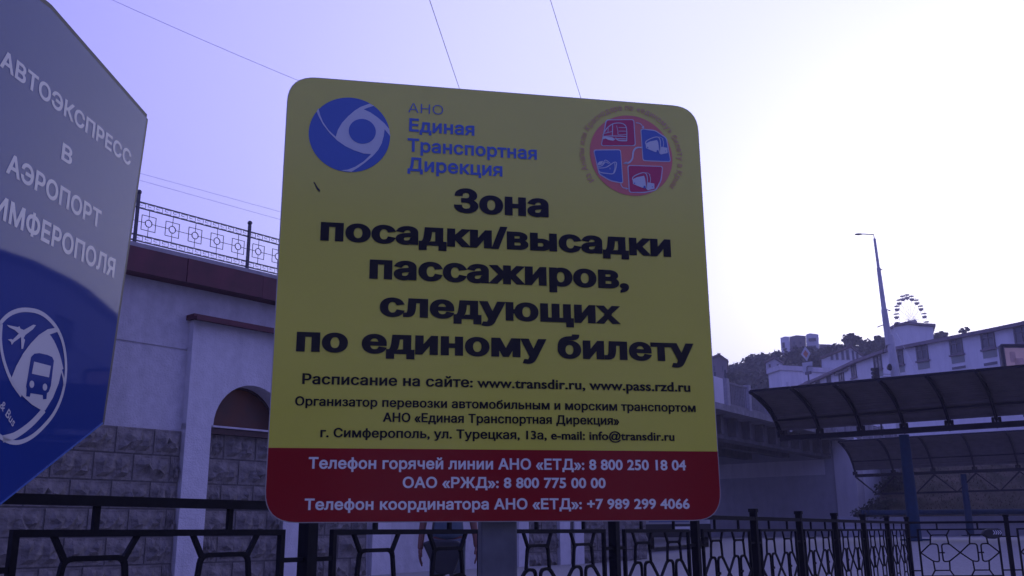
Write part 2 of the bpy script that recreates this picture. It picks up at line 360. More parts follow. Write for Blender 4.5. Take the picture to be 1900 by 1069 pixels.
# terrace railing
def build_terrace_rail():
    off = .05
    zt = wsz(254, 373, off)[1]; zb = wsz(254, 449, off)[1]-.03; sA = wsz(254, 400, off)[0]; sB = wsz(462, 440, off)[0]; Lb = sB-sA
    root = thing('terrace_railing', wpt(sA, TOPZ, off), 'thin black railing of nested squares along the roof terrace edge', 'railing')
    base = zt-.69
    topz = zt; h = topz-base
    rail_m = MB()
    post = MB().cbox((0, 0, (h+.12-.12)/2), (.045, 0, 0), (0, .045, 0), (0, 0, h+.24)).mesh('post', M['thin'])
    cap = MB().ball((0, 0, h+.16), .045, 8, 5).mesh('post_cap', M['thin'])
    rz = math.atan2(WA.y, WA.x)
    # levels: top rail, second rail under small rings; bottom pair
    y1, y2, y3, y4 = topz, topz-.105, base+.125, base+.02
    for s in range(-2, 9):
        s0 = sA + s*Lb
        if s0 > S1-.1: break
        p = put(post, 'post', root, wpt(s0, base, off), rz=rz); put(cap, 'post_cap', p, wpt(s0, base, off))
        WL[p.name] = wpt(s0, base, off)
        if s0+Lb > S1: break
        for z_ in (y1, y2, y3, y4):
            me = put(RAILMESH(Lb), 'rail', root, wpt(s0, z_, off), rz=rz)
        cell = Lb/5
        if s == -2:
            o = MB(); mid = (y2+y3)/2; hh = (y2-y3)/2
            q = .125; a = q*.78; cx = cell/2
            def P(x, z_): return Vector((cx+x, 0, z_-base))
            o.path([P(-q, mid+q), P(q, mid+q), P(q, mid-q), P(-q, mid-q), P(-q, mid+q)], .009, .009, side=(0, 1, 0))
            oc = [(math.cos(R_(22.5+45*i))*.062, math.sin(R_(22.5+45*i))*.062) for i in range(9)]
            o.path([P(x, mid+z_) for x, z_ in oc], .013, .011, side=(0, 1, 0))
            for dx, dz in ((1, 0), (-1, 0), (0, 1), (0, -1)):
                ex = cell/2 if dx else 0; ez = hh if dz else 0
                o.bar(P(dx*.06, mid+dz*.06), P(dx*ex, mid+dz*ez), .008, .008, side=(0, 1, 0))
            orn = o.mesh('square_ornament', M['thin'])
            r = MB(); nr = 14; cw = Lb/nr
            for i in range(nr):
                for zz, hgt in ((y2, y1-y2), (y4, y3-y4)):
                    x0 = cw*i+cw*.18; x1 = cw*(i+1)-cw*.12; z0 = zz-base+hgt*.16; z1 = zz-base+hgt*.84
                    r.path([(x0, 0, z0), (x1, 0, z0), (x1, 0, z1), (x0, 0, z1), (x0, 0, (z0+z1)/2), ((x0+x1)/2, 0, (z0+z1)/2)], .006, .006, side=(0, 1, 0))
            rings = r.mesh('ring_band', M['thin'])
        for i in range(5): put(orn, 'square_ornament', root, wpt(s0+cell*i, base, off), rz=rz)
        b_ = put(rings, 'ring_band', root, wpt(s0, base, off), rz=rz); b_['kind'] = 'stuff'
_rm = {}
def RAILMESH(Lb):
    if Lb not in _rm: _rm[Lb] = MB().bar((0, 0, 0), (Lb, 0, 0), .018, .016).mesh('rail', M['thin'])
    return _rm[Lb]
build_terrace_rail()
# ------------------------------------------------------------ viaduct
VA = azd(35.5); VN = Vector((VA.y, -VA.x, 0))
VP = RZ(1537, 846, 5.4)           # bottom of the girder where it meets the abutment
def build_viaduct():
    zb = 5.4; zt = RP(1435, 781, VP, VN).z; P0 = VP.copy(); P0.z = 0
    root = thing('viaduct', P0, 'grey concrete road bridge with ribbed girder and dark underside, right of the yellow sign', 'bridge')
    Lv = 34.0
    def v(s, z_, off=0): return P0 + VA*s + VN*off + Z*z_
    zc = zt-.45  # underside of slab overhang
    hgt = RP(1327, 757, VP+VN*1.2, VN)
    zs1 = RP(1327, 757.5, VP+VN*1.2, VN).z; zs0 = RP(1325, 745, VP+VN*1.2, VN).z
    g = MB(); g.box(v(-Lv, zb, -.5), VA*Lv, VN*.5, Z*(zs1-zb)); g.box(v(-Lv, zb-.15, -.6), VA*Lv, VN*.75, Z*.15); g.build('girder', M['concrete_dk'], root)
    rib = MB().box((0, 0, 0), VA*.28, VN*.42, Z*(zs1-zb-.02)).mesh('rib', M['concrete_dk'])
    s = -1.0
    while s > -Lv: put(rib, 'rib', root, v(s, zb+.01, .002)); s -= 1.75
    for i in range(1, 5):
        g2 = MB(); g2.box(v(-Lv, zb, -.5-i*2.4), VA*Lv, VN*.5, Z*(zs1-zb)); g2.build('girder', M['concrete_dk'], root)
    d = MB(); d.box(v(-Lv, zs1, -12), VA*(Lv+1.4), VN*13.2, Z*(zs0-zs1)); d.box(v(-Lv+Lv+1.41, zs1, -12), VA*38, VN*12.4, Z*(zs0-zs1)); d.build('deck_slab', M['concrete'], root)
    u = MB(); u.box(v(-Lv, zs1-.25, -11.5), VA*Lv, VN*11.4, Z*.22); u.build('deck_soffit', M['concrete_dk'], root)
    # railing on the deck
    rr = thing('bridge_railing', v(-14, zs0, 1.0), 'pale concrete posts and dark bars railing on top of the road bridge', 'railing')
    zr = zs0+.002; H = 1.15
    pst = MB().box((0, 0, 0), VA*.28, -VN*.28, Z*(H+.12)).mesh('post', M['coping'])
    bar = MB().box((0, 0, 0), VA*.035, -VN*.035, Z*(H-.2)).mesh('baluster', M['winframe'])
    s = -30
    sp = RP(1354, 735, VP+VN*1.2, VN); s_ref = (sp-P0).dot(VA)
    s_ref -= math.floor((s_ref+30)/2.6)*2.6
    while s_ref < 16:
        put(pst, 'post', rr, v(s_ref, zr, 1.1))
        solid = (RP(1345, 735, VP+VN*1.2, VN)-P0).dot(VA) < s_ref+2.6 < (RP(1358, 735, VP+VN*1.2, VN)-P0).dot(VA)+.6
        if solid: MB().box(v(s_ref+.45, zr+.02, 1.02), VA*1.9, -VN*.08, Z*(H+.05)).build('solid_panel', M['bldg2'], rr)
        else:
            for i in range(12): put(bar, 'baluster', rr, v(s_ref+.35+i*.19, zr+.1, 1.0))
            MB().bar(v(s_ref+.28, zr+H-.03, .98), v(s_ref+2.6, zr+H-.03, .98), .08, .07).build('rail', M['winframe'], rr)
            MB().bar(v(s_ref+.28, zr+.1, .98), v(s_ref+2.6, zr+.1, .98), .08, .07).build('rail', M['winframe'], rr)
        s_ref += 2.6
    # abutment: its face looks down the road
    ab = thing('bridge_abutment', v(0, 0, 0), 'wide white painted abutment wall under the road bridge, with raised border', 'wall')
    T = VA; a = MB()
    zt_ = RP(1560, 835, VP, VN).z
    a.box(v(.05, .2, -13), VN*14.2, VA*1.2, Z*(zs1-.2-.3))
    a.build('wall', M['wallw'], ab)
    p = MB(); 
    sw = .9
    p.box(v(-.06, .2, .3), VN*1.22, VA*1.5, Z*(zs1-.2+.02)); p.box(v(-.02, 4.3, -13), VN*12.7, VA*.06, Z*.9); p.build('border', M['bldg2'], ab)
    # side wall running on beside the road
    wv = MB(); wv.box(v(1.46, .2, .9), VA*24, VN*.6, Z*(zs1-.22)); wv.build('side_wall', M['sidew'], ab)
    return v, zs0
vfun, ZROAD = build_viaduct()
def leaf_cloud(mb, c, rx, ry, rz, n, size, rr):
    for _ in range(n):
        while True:
            d = Vector((rr.uniform(-1, 1), rr.uniform(-1, 1), rr.uniform(-1, 1)))
            if .35 < d.length <= 1: break
        p = Vector(c)+Vector((d.x*rx, d.y*ry, d.z*rz)); s = size*rr.uniform(.5, 1.2)
        a = Vector((rr.gauss(0, 1), rr.gauss(0, 1), rr.gauss(0, 1))).normalized(); b = a.orthogonal().normalized(); c2 = a.cross(b)
        mb.poly([p+b*s, p+c2*s*.6, p-b*s, p-c2*s*.6], [(0, 1, 2, 3)])
# ------------------------------------------------------------ embankment, low wall, blue pipe
SLH = 4.6
def build_bank():
    # low wall behind the canopies
    A = ground_at(1582, 46); B = U(2150, 975, 46); B.z = A.z
    d = (B-A); d.z = 0; L_ = d.length; d.normalize(); n = Vector((d.y, -d.x, 0))
    z0 = .4
    zt = RP(1750, 958, A, n).z
    lw = thing('low_wall', A, 'low white stepped retaining wall at the foot of the grass slope', 'wall')
    MB().box(A-d*.5+Z*(z0-A.z), d*(L_+20), -n*.5, Z*(zt-.45-z0)).build('base', M['wallw'], lw)
    MB().box(A-d*.5-n*.16+Z*(zt-.45-A.z), d*(L_+20), -n*.5, Z*.24).build('step', M['coping'], lw)
    MB().box(A-d*.5-n*.32+Z*(zt-.21-A.z), d*(L_+20), -n*.5, Z*.21).build('step', M['wallw'], lw)
    bp = MB(); q = A-n*.25+Z*(zt+.20-A.z); bp.tube([q+d*.6, q+d*(L_+20)], .13, 10)
    o = bp.build('blue_pipe', M['bluepost'], None); tag(o, 'long dark blue pipe lying along the top of the low white wall', 'pipe')
    # slope
    v = []; nx, ny = 70, 14
    def px_of(p):
        q = p-CAM; return CX+FPX*q.dot(RT)/q.dot(FW)
    sbs = []
    for j in range(ny+1):
        t = j/ny; lo_, hi_ = -10.0, 40.0
        for _ in range(40):
            mid = (lo_+hi_)/2; p = A - n*(.55+t*9) + d*mid + Z*(zt-.05+t*SLH-A.z)
            if px_of(p) < 1599+118*t**.85+4*math.sin(t*17): lo_ = mid
            else: hi_ = mid
        sbs.append(lo_)
    e = RP(1600, 950, A, n); s0 = (e-A).dot(d)
    for j in range(ny+1):
        for i in range(nx+1):
            t = j/ny; sb = sbs[j]; s = sb + (L_+18-sb)*(i/nx)**1.3
            lift = 1
            zz = zt-.05 + t*SLH*lift + .18*mnoise.noise(Vector((s*.8, t*9, 3)))*(1 if j else 0)
            v.append(A - n*(.55+t*9) + d*s + Z*(zz-A.z))
    f = [(j*(nx+1)+i, j*(nx+1)+i+1, (j+1)*(nx+1)+i+1, (j+1)*(nx+1)+i) for j in range(ny) for i in range(nx)]
    m = MB(); m.poly(v, f); o = m.build('grass_slope', M['grass'], None, smooth=True); o['kind'] = 'structure'
    t = MB(); rr = random.Random(3)
    for k_ in range(9000):
        i = rr.randrange(nx//2); j = rr.randrange(ny); p = v[j*(nx+1)+i].lerp(v[(j+1)*(nx+1)+i+1], rr.random()); p = p + d*rr.uniform(-.3, .3)+Z*.01
        h = rr.uniform(.05, .15); w = rr.uniform(.012, .03); a = rr.uniform(0, 6.28); dx = Vector((math.cos(a), math.sin(a), 0))*w
        t.poly([p-dx, p+dx, p+Z*h+Vector((rr.uniform(-.08, .08), rr.uniform(-.08, .08), 0))], [(0, 1, 2)])
    o = t.build('dry_grass', M['straw'], None); tag(o, 'tufts of dry grass on the slope behind the canopies', 'grass', kind='stuff')
    rr = random.Random(8); bu = MB()
    for k_ in range(34):
        j = rr.randrange(0, 7); u_ = rr.random(); p = v[j*(nx+1)+int(u_*5)]; s_ = rr.uniform(.25, .6); leaf_cloud(bu, p+Z*.15, s_, s_, s_*.6, 60, .10, rr)
    bb = thing('slope_bush', v[3*(nx+1)+2], 'dark green bush spilling down the left edge of the grass slope beside the white wall', 'bush')
    bu.build('foliage', M['leaf'], bb)
    up = MB(); q0 = A-n*9.5+d*(sbs[-1]-1); up.box(Vector((q0.x, q0.y, -.5)), d*90, -n*60, Z*(zt+SLH-.1+.5)); o = up.build('upper_road', M['paving'], None); o['kind'] = 'structure'
build_bank()
# ------------------------------------------------------------ canopies
CA = azd(-55.5+180)      # long axis, pointing to the right
CN = azd(34.5)           # across, pointing away
def canopy(Pb, length, label, post_px, front=1.9, rise=1.12, width_bar=.24, truss=False, pitch=2.15, s_off=.6, posts=()):
    """Pb = left end of the longitudinal beam"""
    root = thing('platform_canopy', Vector((Pb.x, Pb.y, G(Pb.x, Pb.y))), label, 'canopy', 'arched platform canopies')
    P = lambda s, t, h: Pb + CA*s + CN*t + Z*h
    prof = [(0, .20), (.12, .36), (.30, .56), (.58, .78), (.95, .94), (1.4, 1.06), (1.9, 1.12)]
    prof = [(a*front/1.9, .10+(b-.10)*(rise-.10)/1.02) for a, b in prof]
    beam = MB(); beam.box(P(0, -width_bar/2, -.10), CA*length, CN*width_bar, Z*.14); beam.build('beam', M['canopy_dk'], root)
    npan = int(length/pitch)+1
    # corrugated sheet meshes: one panel upper + one lower, shared
    def sheet(seg, side, xs):
        m = MB(); n = 30; th = .02
        a = [];
        for i in range(n+1):
            x = pitch*i/n
            for (t, h) in seg:
                a.append(CA*x + CN*(t*side) + Z*h)
        k_ = len(seg); fs = [(i*k_+j, (i+1)*k_+j, (i+1)*k_+j+1, i*k_+j+1) for i in range(n) for j in range(k_-1)]
        m.poly(a, fs)
        m.poly([p+Z*th for p in a], [tuple(reversed(f)) for f in fs])
        return m
    def fine(seg, side):
        # corrugation runs along the canopy, so the profile itself is rippled
        pts = []
        for (a0, b0), (a1, b1) in zip(seg[:-1], seg[1:]):
            l = math.hypot(a1-a0, b1-b0); n = max(2, int(l/.055))
            for q in range(n):
                u = q/n; nx_, nz_ = -(b1-b0)/l, (a1-a0)/l; w = .011*(1 if q % 2 else -1)
                pts.append((a0+(a1-a0)*u+nx_*w, b0+(b1-b0)*u+nz_*w))
        pts.append(seg[-1])
        m = MB(); a = [CN*(t*side)+Z*h for t, h in pts]; b_ = [p+CA*(pitch-.02) for p in a]; k_ = len(a)
        m.poly(a+b_, [(i, i+1, k_+i+1, k_+i) for i in range(k_-1)])
        return m
    lowseg = [(t, h) for t, h in prof if t <= prof[2][0]]; upseg = [(t, h+.012) for t, h in prof if t >= prof[2][0]-.01]
    meshes = {}
    for side in (-1, 1):
        meshes[side] = (fine(lowseg, side).mesh('roof_sheet', M['canopy']), fine(upseg, side).mesh('roof_sheet', M['canopy']))
        for i in range(npan):
            put(meshes[side][0], 'roof_sheet', root, P(i*pitch, 0, 0)); put(meshes[side][1], 'roof_sheet', root, P(i*pitch, 0, 0))
        rb = MB(); pts = [CN*(t*side)+Z*(h-.06) for t, h in prof]; rb.path(pts, .07, .07, side=CA)
        # lattice below the rib
        low = [CN*(t*side)+Z*(h-.22+.10*t/front) for t, h in prof if t > 0] ; low = [CN*(0*side)+Z*(-.1)] + low; low[-1] = pts[-1]
        rb.path(low, .035, .035, side=CA)
        for i in range(1, len(low)-1): rb.bar(low[i], pts[i], .03, .03, side=CA); rb.bar(low[i], pts[min(i+1, len(pts)-1)], .03, .03, side=CA)
        rib = rb.mesh('rib', M['canopy_dk'])
        for i in range(npan+1): put(rib, 'rib', root, P(i*pitch, 0, 0))
        pu = MB(); e = P(0, prof[2][0]*side, prof[2][1]-.10)
        pu.bar(e, e+CA*length, .05, .05); e = P(0, prof[-1][0]*side, prof[-1][1]-.03); pu.bar(e, e+CA*length, .05, .05); pu.build('purlin', M['canopy_dk'], root)
    if truss:
        T = .95; v_ = MB(); v_.bar(P(.9, 0, -T), P(length, 0, -T), .09, .09); v_.build('bottom_chord', M['canopy_dk'], root)
        i = 0; st = pitch
        w = MB()
        for dt in (-.10, .10):
            w.bar(CN*dt, CA*(st/2) - Z*(T-.1), .05, .05); w.bar(CA*(st/2) - Z*(T-.1), CA*st + CN*dt, .05, .05)
        wm = w.mesh('truss_brace', M['canopy_dk'])
        while i*st < length: put(wm, 'truss_brace', root, P(i*st+.05, 0, -.12)); i += 1
    st_ = MB().box((-.025, -.04, 0), (.05, 0, 0), (0, .08, 0), (0, 0, .18)).mesh('bracket', M['canopy_dk'])
    for i in range(npan+1):
        for o_ in (-.08, .08): put(st_, 'bracket', root, P(i*pitch+o_, 0, .0))
    for s, r0, r1 in posts:
        p = P(s, 0, 0); gz = G(p.x, p.y)-.1
        m = MB(); m.tube([Vector((p.x, p.y, gz)), Vector((p.x, p.y, Pb.z-.14))], [r1, r0], 16); po = m.build('post', M['bluepost'], root, smooth=False)
        b = MB(); b.cbox((p.x, p.y, gz+.14), (.6, 0, 0), (0, .6, 0), (0, 0, .05)); b.build('base_plate', M['bluepost'], po)
    return root
def plane_line(px, py, z): return RZ(px, py, z)
# beam of canopy 1: px 1449,812 -> 1900,784 ; column 1 at px 1676
zb1 = 1+2.72
B1 = RZ(1449, 812, zb1)
p1 = RZ(1683, 800, zb1); s1 = (p1-B1).dot(CA)
canopy(B1, 16.5, 'nearest dark arched platform canopy on a blue column, its curved ribs seen from below', None, posts=((s1, .135, .175),), front=2.3, rise=1.15, pitch=1.17)
zb2 = 1+2.72
B2 = RZ(1587, 882, zb2)
p2 = RZ(1778, 872, zb2); s2 = (p2-B2).dot(CA)
canopy(B2, 22, 'farther dark platform canopy with open zigzag truss, below and behind the nearest canopy', None, truss=True, posts=((s2, .13, .17),), front=2.4, rise=1.55, pitch=1.84)
# ------------------------------------------------------------ fence
def curve_pts(pts, r=.03, n=4):
    o = [pts[0]]
    for i in range(1, len(pts)-1):
        a, b, c = Vector(pts[i-1]), Vector(pts[i]), Vector(pts[i+1]); r1 = min(r, (a-b).length/2, (c-b).length/2)
        p = b+(a-b).normalized()*r1; q = b+(c-b).normalized()*r1
        for k_ in range(n+1):
            t = k_/n; o.append(tuple((p*(1-t)+b*t)*(1-t)+(b*(1-t)+q*t)*t))
    o.append(pts[-1]); return o
def ornament_mesh(wc, H):
    """one curled cell, width wc, height H, in local x/z, z up from frame bottom"""
    m = MB(); B = .017; D = .014
    P = lambda s, v: (wc*(.5+s), 0, H*(1-v))
    def path(l, r=.022): m.path([Vector(q) for q in curve_pts([P(*a) for a in l], r)], D, B, side=(0, 1, 0))
    path([(-.28, 0), (-.205, .105)]); path([(.28, 0), (.205, .105)])
    path([(-.235, .30), (-.205, .105), (.205, .105), (.235, .30)], .03)
    for s in (-1, 1):
        path([(s*.5, .5), (s*.235, .30), (s*.05, .31), (s*.045, .5), (s*.05, .70), (s*.205, .69), (s*.5, .5)], .035)
        path([(s*.205, .69), (s*.19, .89)]); path([(s*.19, .89), (s*.27, 1)])
    path([(-.19, .89), (.19, .89)]); m.bar(P(-.045, .5), P(.045, .5), D, B, side=(0, 1, 0)); m.bar(P(.03, .5), P(.10, .5), .02, .02, side=(0, 1, 0))
    return m.mesh('scroll_ornament', M['iron'])
def fence(P0, dirv, nb, L_, label, fw, cap_h=.07, post_w=.055, skip=0):
    dirv = dirv.normalized(); rz = math.atan2(dirv.y, dirv.x)
    root = thing('iron_fence', Vector((P0.x, P0.y, G(P0.x, P0.y))), label, 'fence', 'black iron fence around the platform')
    zt = 1.012; H = .654; zf = zt-H; gap = (L_-fw)/2; hr = 1.112
    post = MB().cbox((0, 0, (hr+cap_h-.1)/2-0), (post_w, 0, 0), (0, post_w, 0), (0, 0, hr+cap_h+.1)).mesh('post', M['iron'])
    cap = MB().cbox((0, 0, 0), (post_w+.014, 0, 0), (0, post_w+.014, 0), (0, 0, .03)).mesh('post_cap', M['iron'])
    fr = MB(); w = .022
    fr.bar((0, 0, H), (fw, 0, H), w, w); fr.bar((0, 0, 0), (fw, 0, 0), w, w); fr.bar((w/2, 0, w/2), (w/2, 0, H-w/2), w, w, side=(1, 0, 0)); fr.bar((fw-w/2, 0, w/2), (fw-w/2, 0, H-w/2), w, w, side=(1, 0, 0))
    for z_ in (H*.84, H*.12): fr.bar((-gap, 0, z_), (0, 0, z_), .018, .018); fr.bar((fw, 0, z_), (fw+gap, 0, z_), .018, .018)
    fr = fr.mesh('panel_frame', M['iron']); orn = ornament_mesh((fw-2*w)/2, H-w)
    hrm = MB().box((0, -.024, -.016), (L_, 0, 0), (0, .048, 0), (0, 0, .032)).mesh('handrail', M['iron'])
    st = MB().box((-.010, -.008, 0), (.020, 0, 0), (0, .016, 0), (0, 0, hr-.016-zt-.011)).mesh('spacer', M['iron'])
    for i in range(nb+1):
        p = P0+dirv*L_*i
        if not (skip == 1 and i == 0):
            q = put(post, 'post', root, Vector((p.x, p.y, 0)), rz=rz); put(cap, 'post_cap', q, Vector((p.x, p.y, hr+cap_h+.0)))
        if i == nb: break
        put(hrm, 'handrail', root, Vector((p.x, p.y, hr)), rz=rz)
        a = p+dirv*gap; pf = put(fr, 'panel_frame', root, Vector((a.x, a.y, zf)), rz=rz)
        WLf = Vector((a.x, a.y, zf))
        for c in range(2):
            o = bpy.data.objects.new('scroll_ornament', orn); COL.objects.link(o); o.parent = pf; o.location = (w+c*(fw-2*w)/2, 0, w/2)
        for c in (.25, .75):
            b = a+dirv*fw*c; put(st, 'spacer', root, Vector((b.x, b.y, zt+.011)), rz=rz)
    return root
FD = azd(32.3); _F0 = U(572, 990, .584*6.54); LB = 1.371
FS = _F0 - FD*LB*2
# caps sub-part rotation: caps are children of rotated posts, keep them centred
fence(FS, FD, 11, LB, 'long black iron fence run with curled panels, passing behind both signs', 1.10)
FE = FS+FD*LB*11

fence(FE, Vector((1, 0, 0)), 3, 1.459, 'short black iron fence run at the far right, seen face on beside the blue column', 1.19, cap_h=.09, post_w=.05, skip=1)
# ------------------------------------------------------------ lettering and flat print on the signs
class Plane:
    def __init__(s, origin, ux, n): s.o = origin; s.u = ux.normalized(); s.n = n.normalized()
    def at(s, px, py):
        d = RP(px, py, s.o, s.n)-s.o; return Vector((d.dot(s.u), d.z))
    def w(s, a, b, off=0): return s.o + s.u*a + Z*b + s.n*off
_tm = {}
def text_mesh(body, offset=0.0):
    """outlines of the built-in font, made bolder by moving every contour outwards, filled by winding number"""
    import numpy as np
    from mathutils.geometry import delaunay_2d_cdt
    if (body, offset) in _tm: return _tm[(body, offset)]
    c = bpy.data.curves.new('t', 'FONT'); c.body = body; c.space_character = 1 + max(0, offset)*1.1
    o = bpy.data.objects.new('t', c); COL.objects.link(o); dg = bpy.context.evaluated_depsgraph_get(); dg.update()
    cv = o.to_curve(dg); loops = []
    for sp in cv.splines:
        bp = sp.bezier_points; n = len(bp); pts = []
        for i in range(n):
            p, q = bp[i], bp[(i+1) % n]; a, h1, h2, b_ = p.co.xy, p.handle_right.xy, q.handle_left.xy, q.co.xy
            straight = abs((h1-a).cross(b_-a))+abs((h2-a).cross(b_-a)) < 1e-5
            k_ = 1 if straight else 7
            for t in range(k_):
                t /= k_; u = 1-t; pts.append(a*u**3+h1*3*u*u*t+h2*3*u*t*t+b_*t**3)
        cl = []
        for p in pts:
            if not cl or (p-cl[-1]).length > 1e-4: cl.append(p)
        while len(cl) > 1 and (cl[0]-cl[-1]).length < 1e-4: cl.pop()
        if len(cl) > 2: loops.append(cl)
    o.to_curve_clear(); bpy.data.objects.remove(o); bpy.data.curves.remove(c)
    area = lambda l: sum(l[i-1].cross(l[i]) for i in range(len(l)))/2
    # letters (groups of contours that overlap sideways): make every outer contour turn the same way
    grp = sorted(([min(p.x for p in l), max(p.x for p in l), [l]] for l in loops), key=lambda g: g[0]); mg = []
    for g in grp:
        if mg and g[0] < mg[-1][1]-.01: mg[-1][1] = max(mg[-1][1], g[1]); mg[-1][2] += g[2]
        else: mg.append(g)
    loops = []
    for g in mg:
        rev = area(max(g[2], key=lambda l: abs(area(l)))) < 0; loops += [l[::-1] if rev else l for l in g[2]]
    sg = 1
    res = []
    for l in loops:
        n = len(l); o2 = []
        for i in range(n):
            d1 = (l[i]-l[i-1]).normalized(); d2 = (l[(i+1) % n]-l[i]).normalized()
            n1 = Vector((d1.y, -d1.x))*sg; n2 = Vector((d2.y, -d2.x))*sg; m = n1+n2
            if m.length < .3: o2.append(l[i]+n1*offset); continue
            m.normalize(); q_ = m*(offset/max(.55, m.dot(n1))); o2.append(l[i]+Vector((q_.x, q_.y*(.62 if offset > .03 else 1))))
        res.append(o2)
    V = []; Ed = []
    for l in res:
        b0 = len(V); V += l; Ed += [(b0+i, b0+(i+1) % len(l)) for i in range(len(l))]
    out = delaunay_2d_cdt(V, Ed, [], 0, 1e-6); ov, of = out[0], out[2]
    vv = np.array([(p.x, p.y) for p in ov]); ff = [tuple(f) for f in of]
    C_ = np.array([vv[list(f)].mean(axis=0) for f in ff])
    A_ = np.array([(V[a].x, V[a].y, V[b].x, V[b].y) for a, b in Ed]); wn = np.zeros(len(ff))
    for x1, y1, x2, y2 in A_:
        if y1 == y2: continue
        up = 1 if y2 > y1 else -1; msk = (C_[:, 1] >= min(y1, y2)) & (C_[:, 1] < max(y1, y2))
        xi = x1+(C_[:, 1]-y1)*(x2-x1)/(y2-y1); wn += up*(msk & (xi > C_[:, 0]))
    keep = [f for f, w_ in zip(ff, wn*sg) if w_ > .5]; used = sorted({i for f in keep for i in f}); mp = {j: i for i, j in enumerate(used)}
    r = ([Vector((vv[j][0], vv[j][1], 0)) for j in used], [tuple(mp[i] for i in f) for f in keep])
    _tm[(body, offset)] = r; return r
def hgt(ch, offset):
    v, f = text_mesh(ch, offset); return max(p.y for p in v)-0.0, min(p.y for p in v)
def lettering(pl, parent, body, left, right, top, m, off=.0012, offset=.02, ref='Н', name='lettering', width=None, tilt=False, right_px=None):
    """left/right: where the line of text starts and ends on its baseline, top: the height of the reference letter above 'left'"""
    A = pl.at(*left); B = pl.at(*right); T = pl.at(*top); v, f = text_mesh(body, offset)
    hi, lo = hgt(ref, offset); x0 = min(p.x for p in v); x1 = max(p.x for p in v)
    if not tilt: b = (A.y+B.y)/2; A = Vector((A.x, b)); B = Vector((B.x, b)); H = T.y - pl.at(*left).y; ex = Vector((1, 0)); ey = Vector((0, 1)); Lw = B.x-A.x
    else: ex = (B-A).normalized(); ey = Vector((-ex.y, ex.x)); H = top[0] if False else (T-A).dot(ey); Lw = (B-A).length
    sx = Lw/(x1-x0); sy = H/(hi-lo)
    if width: sx = width
    mb = MB(); mb.poly([pl.w(*(A + ex*((p.x-x0)*sx) + ey*((p.y-lo)*sy)), off) for p in v], f)
    o = put(flatmesh(mb, name, m, WL[parent.name]), name, parent, WL[parent.name]); return o, sx, sy
def flatmesh(mb, name, m, org):
    me = bpy.data.meshes.new(name); me.from_pydata([tuple(v-org) for v in mb.v], [], mb.f); me.materials.append(m); me.update(); return me
def flat(pl, parent, polys, m, off, name):
    """polys: lists of (a, b) plane coordinates"""
    mb = MB()
    for q in polys: mb.poly([pl.w(a, b, off) for a, b in q], [tuple(range(len(q)))])
    return put(flatmesh(mb, name, m, WL[parent.name]), name, parent, WL[parent.name])
def smooth_poly(pts, n=4, closed=True):
    o = []; N_ = len(pts)
    for i in range(N_ if closed else N_-1):
        p0, p1, p2, p3 = [Vector(pts[(i+k_) % N_] if closed else pts[max(0, min(N_-1, i+k_))]) for k_ in (-1, 0, 1, 2)]
        for t in range(n):
            t /= n; o.append(tuple(.5*((2*p1)+(-p0+p2)*t+(2*p0-5*p1+4*p2-p3)*t*t+(-p0+3*p1-3*p2+p3)*t**3)))
    if not closed: o.append(tuple(pts[-1]))
    return o
def rounded(pts, r, n=5):
    o = []; N_ = len(pts)
    for i in range(N_):
        a, b, c = Vector(pts[i-1]), Vector(pts[i]), Vector(pts[(i+1) % N_]); p = b+(a-b).normalized()*r; q = b+(c-b).normalized()*r
        for k_ in range(n+1):
            t = k_/n; o.append(tuple((p*(1-t)+b*t)*(1-t)+(b*(1-t)+q*t)*t))
    return o
def circle(c, rx, ry=None, n=48): ry = ry or rx; return [(c[0]+rx*math.cos(2*math.pi*i/n), c[1]+ry*math.sin(2*math.pi*i/n)) for i in range(n)]
def ribbon(pts, w):
    """open stroke of width w (or list) as quads"""
    ws = w if isinstance(w, (list, tuple)) else [w]*len(pts); P = [Vector(p) for p in pts]; L1 = []; R1 = []
    for i, p in enumerate(P):
        d = (P[min(i+1, len(P)-1)]-P[max(i-1, 0)]).normalized(); q = Vector((-d.y, d.x))*ws[i]/2; L1.append(tuple(p+q)); R1.append(tuple(p-q))
    return [[L1[i], L1[i+1], R1[i+1], R1[i]] for i in range(len(P)-1)]
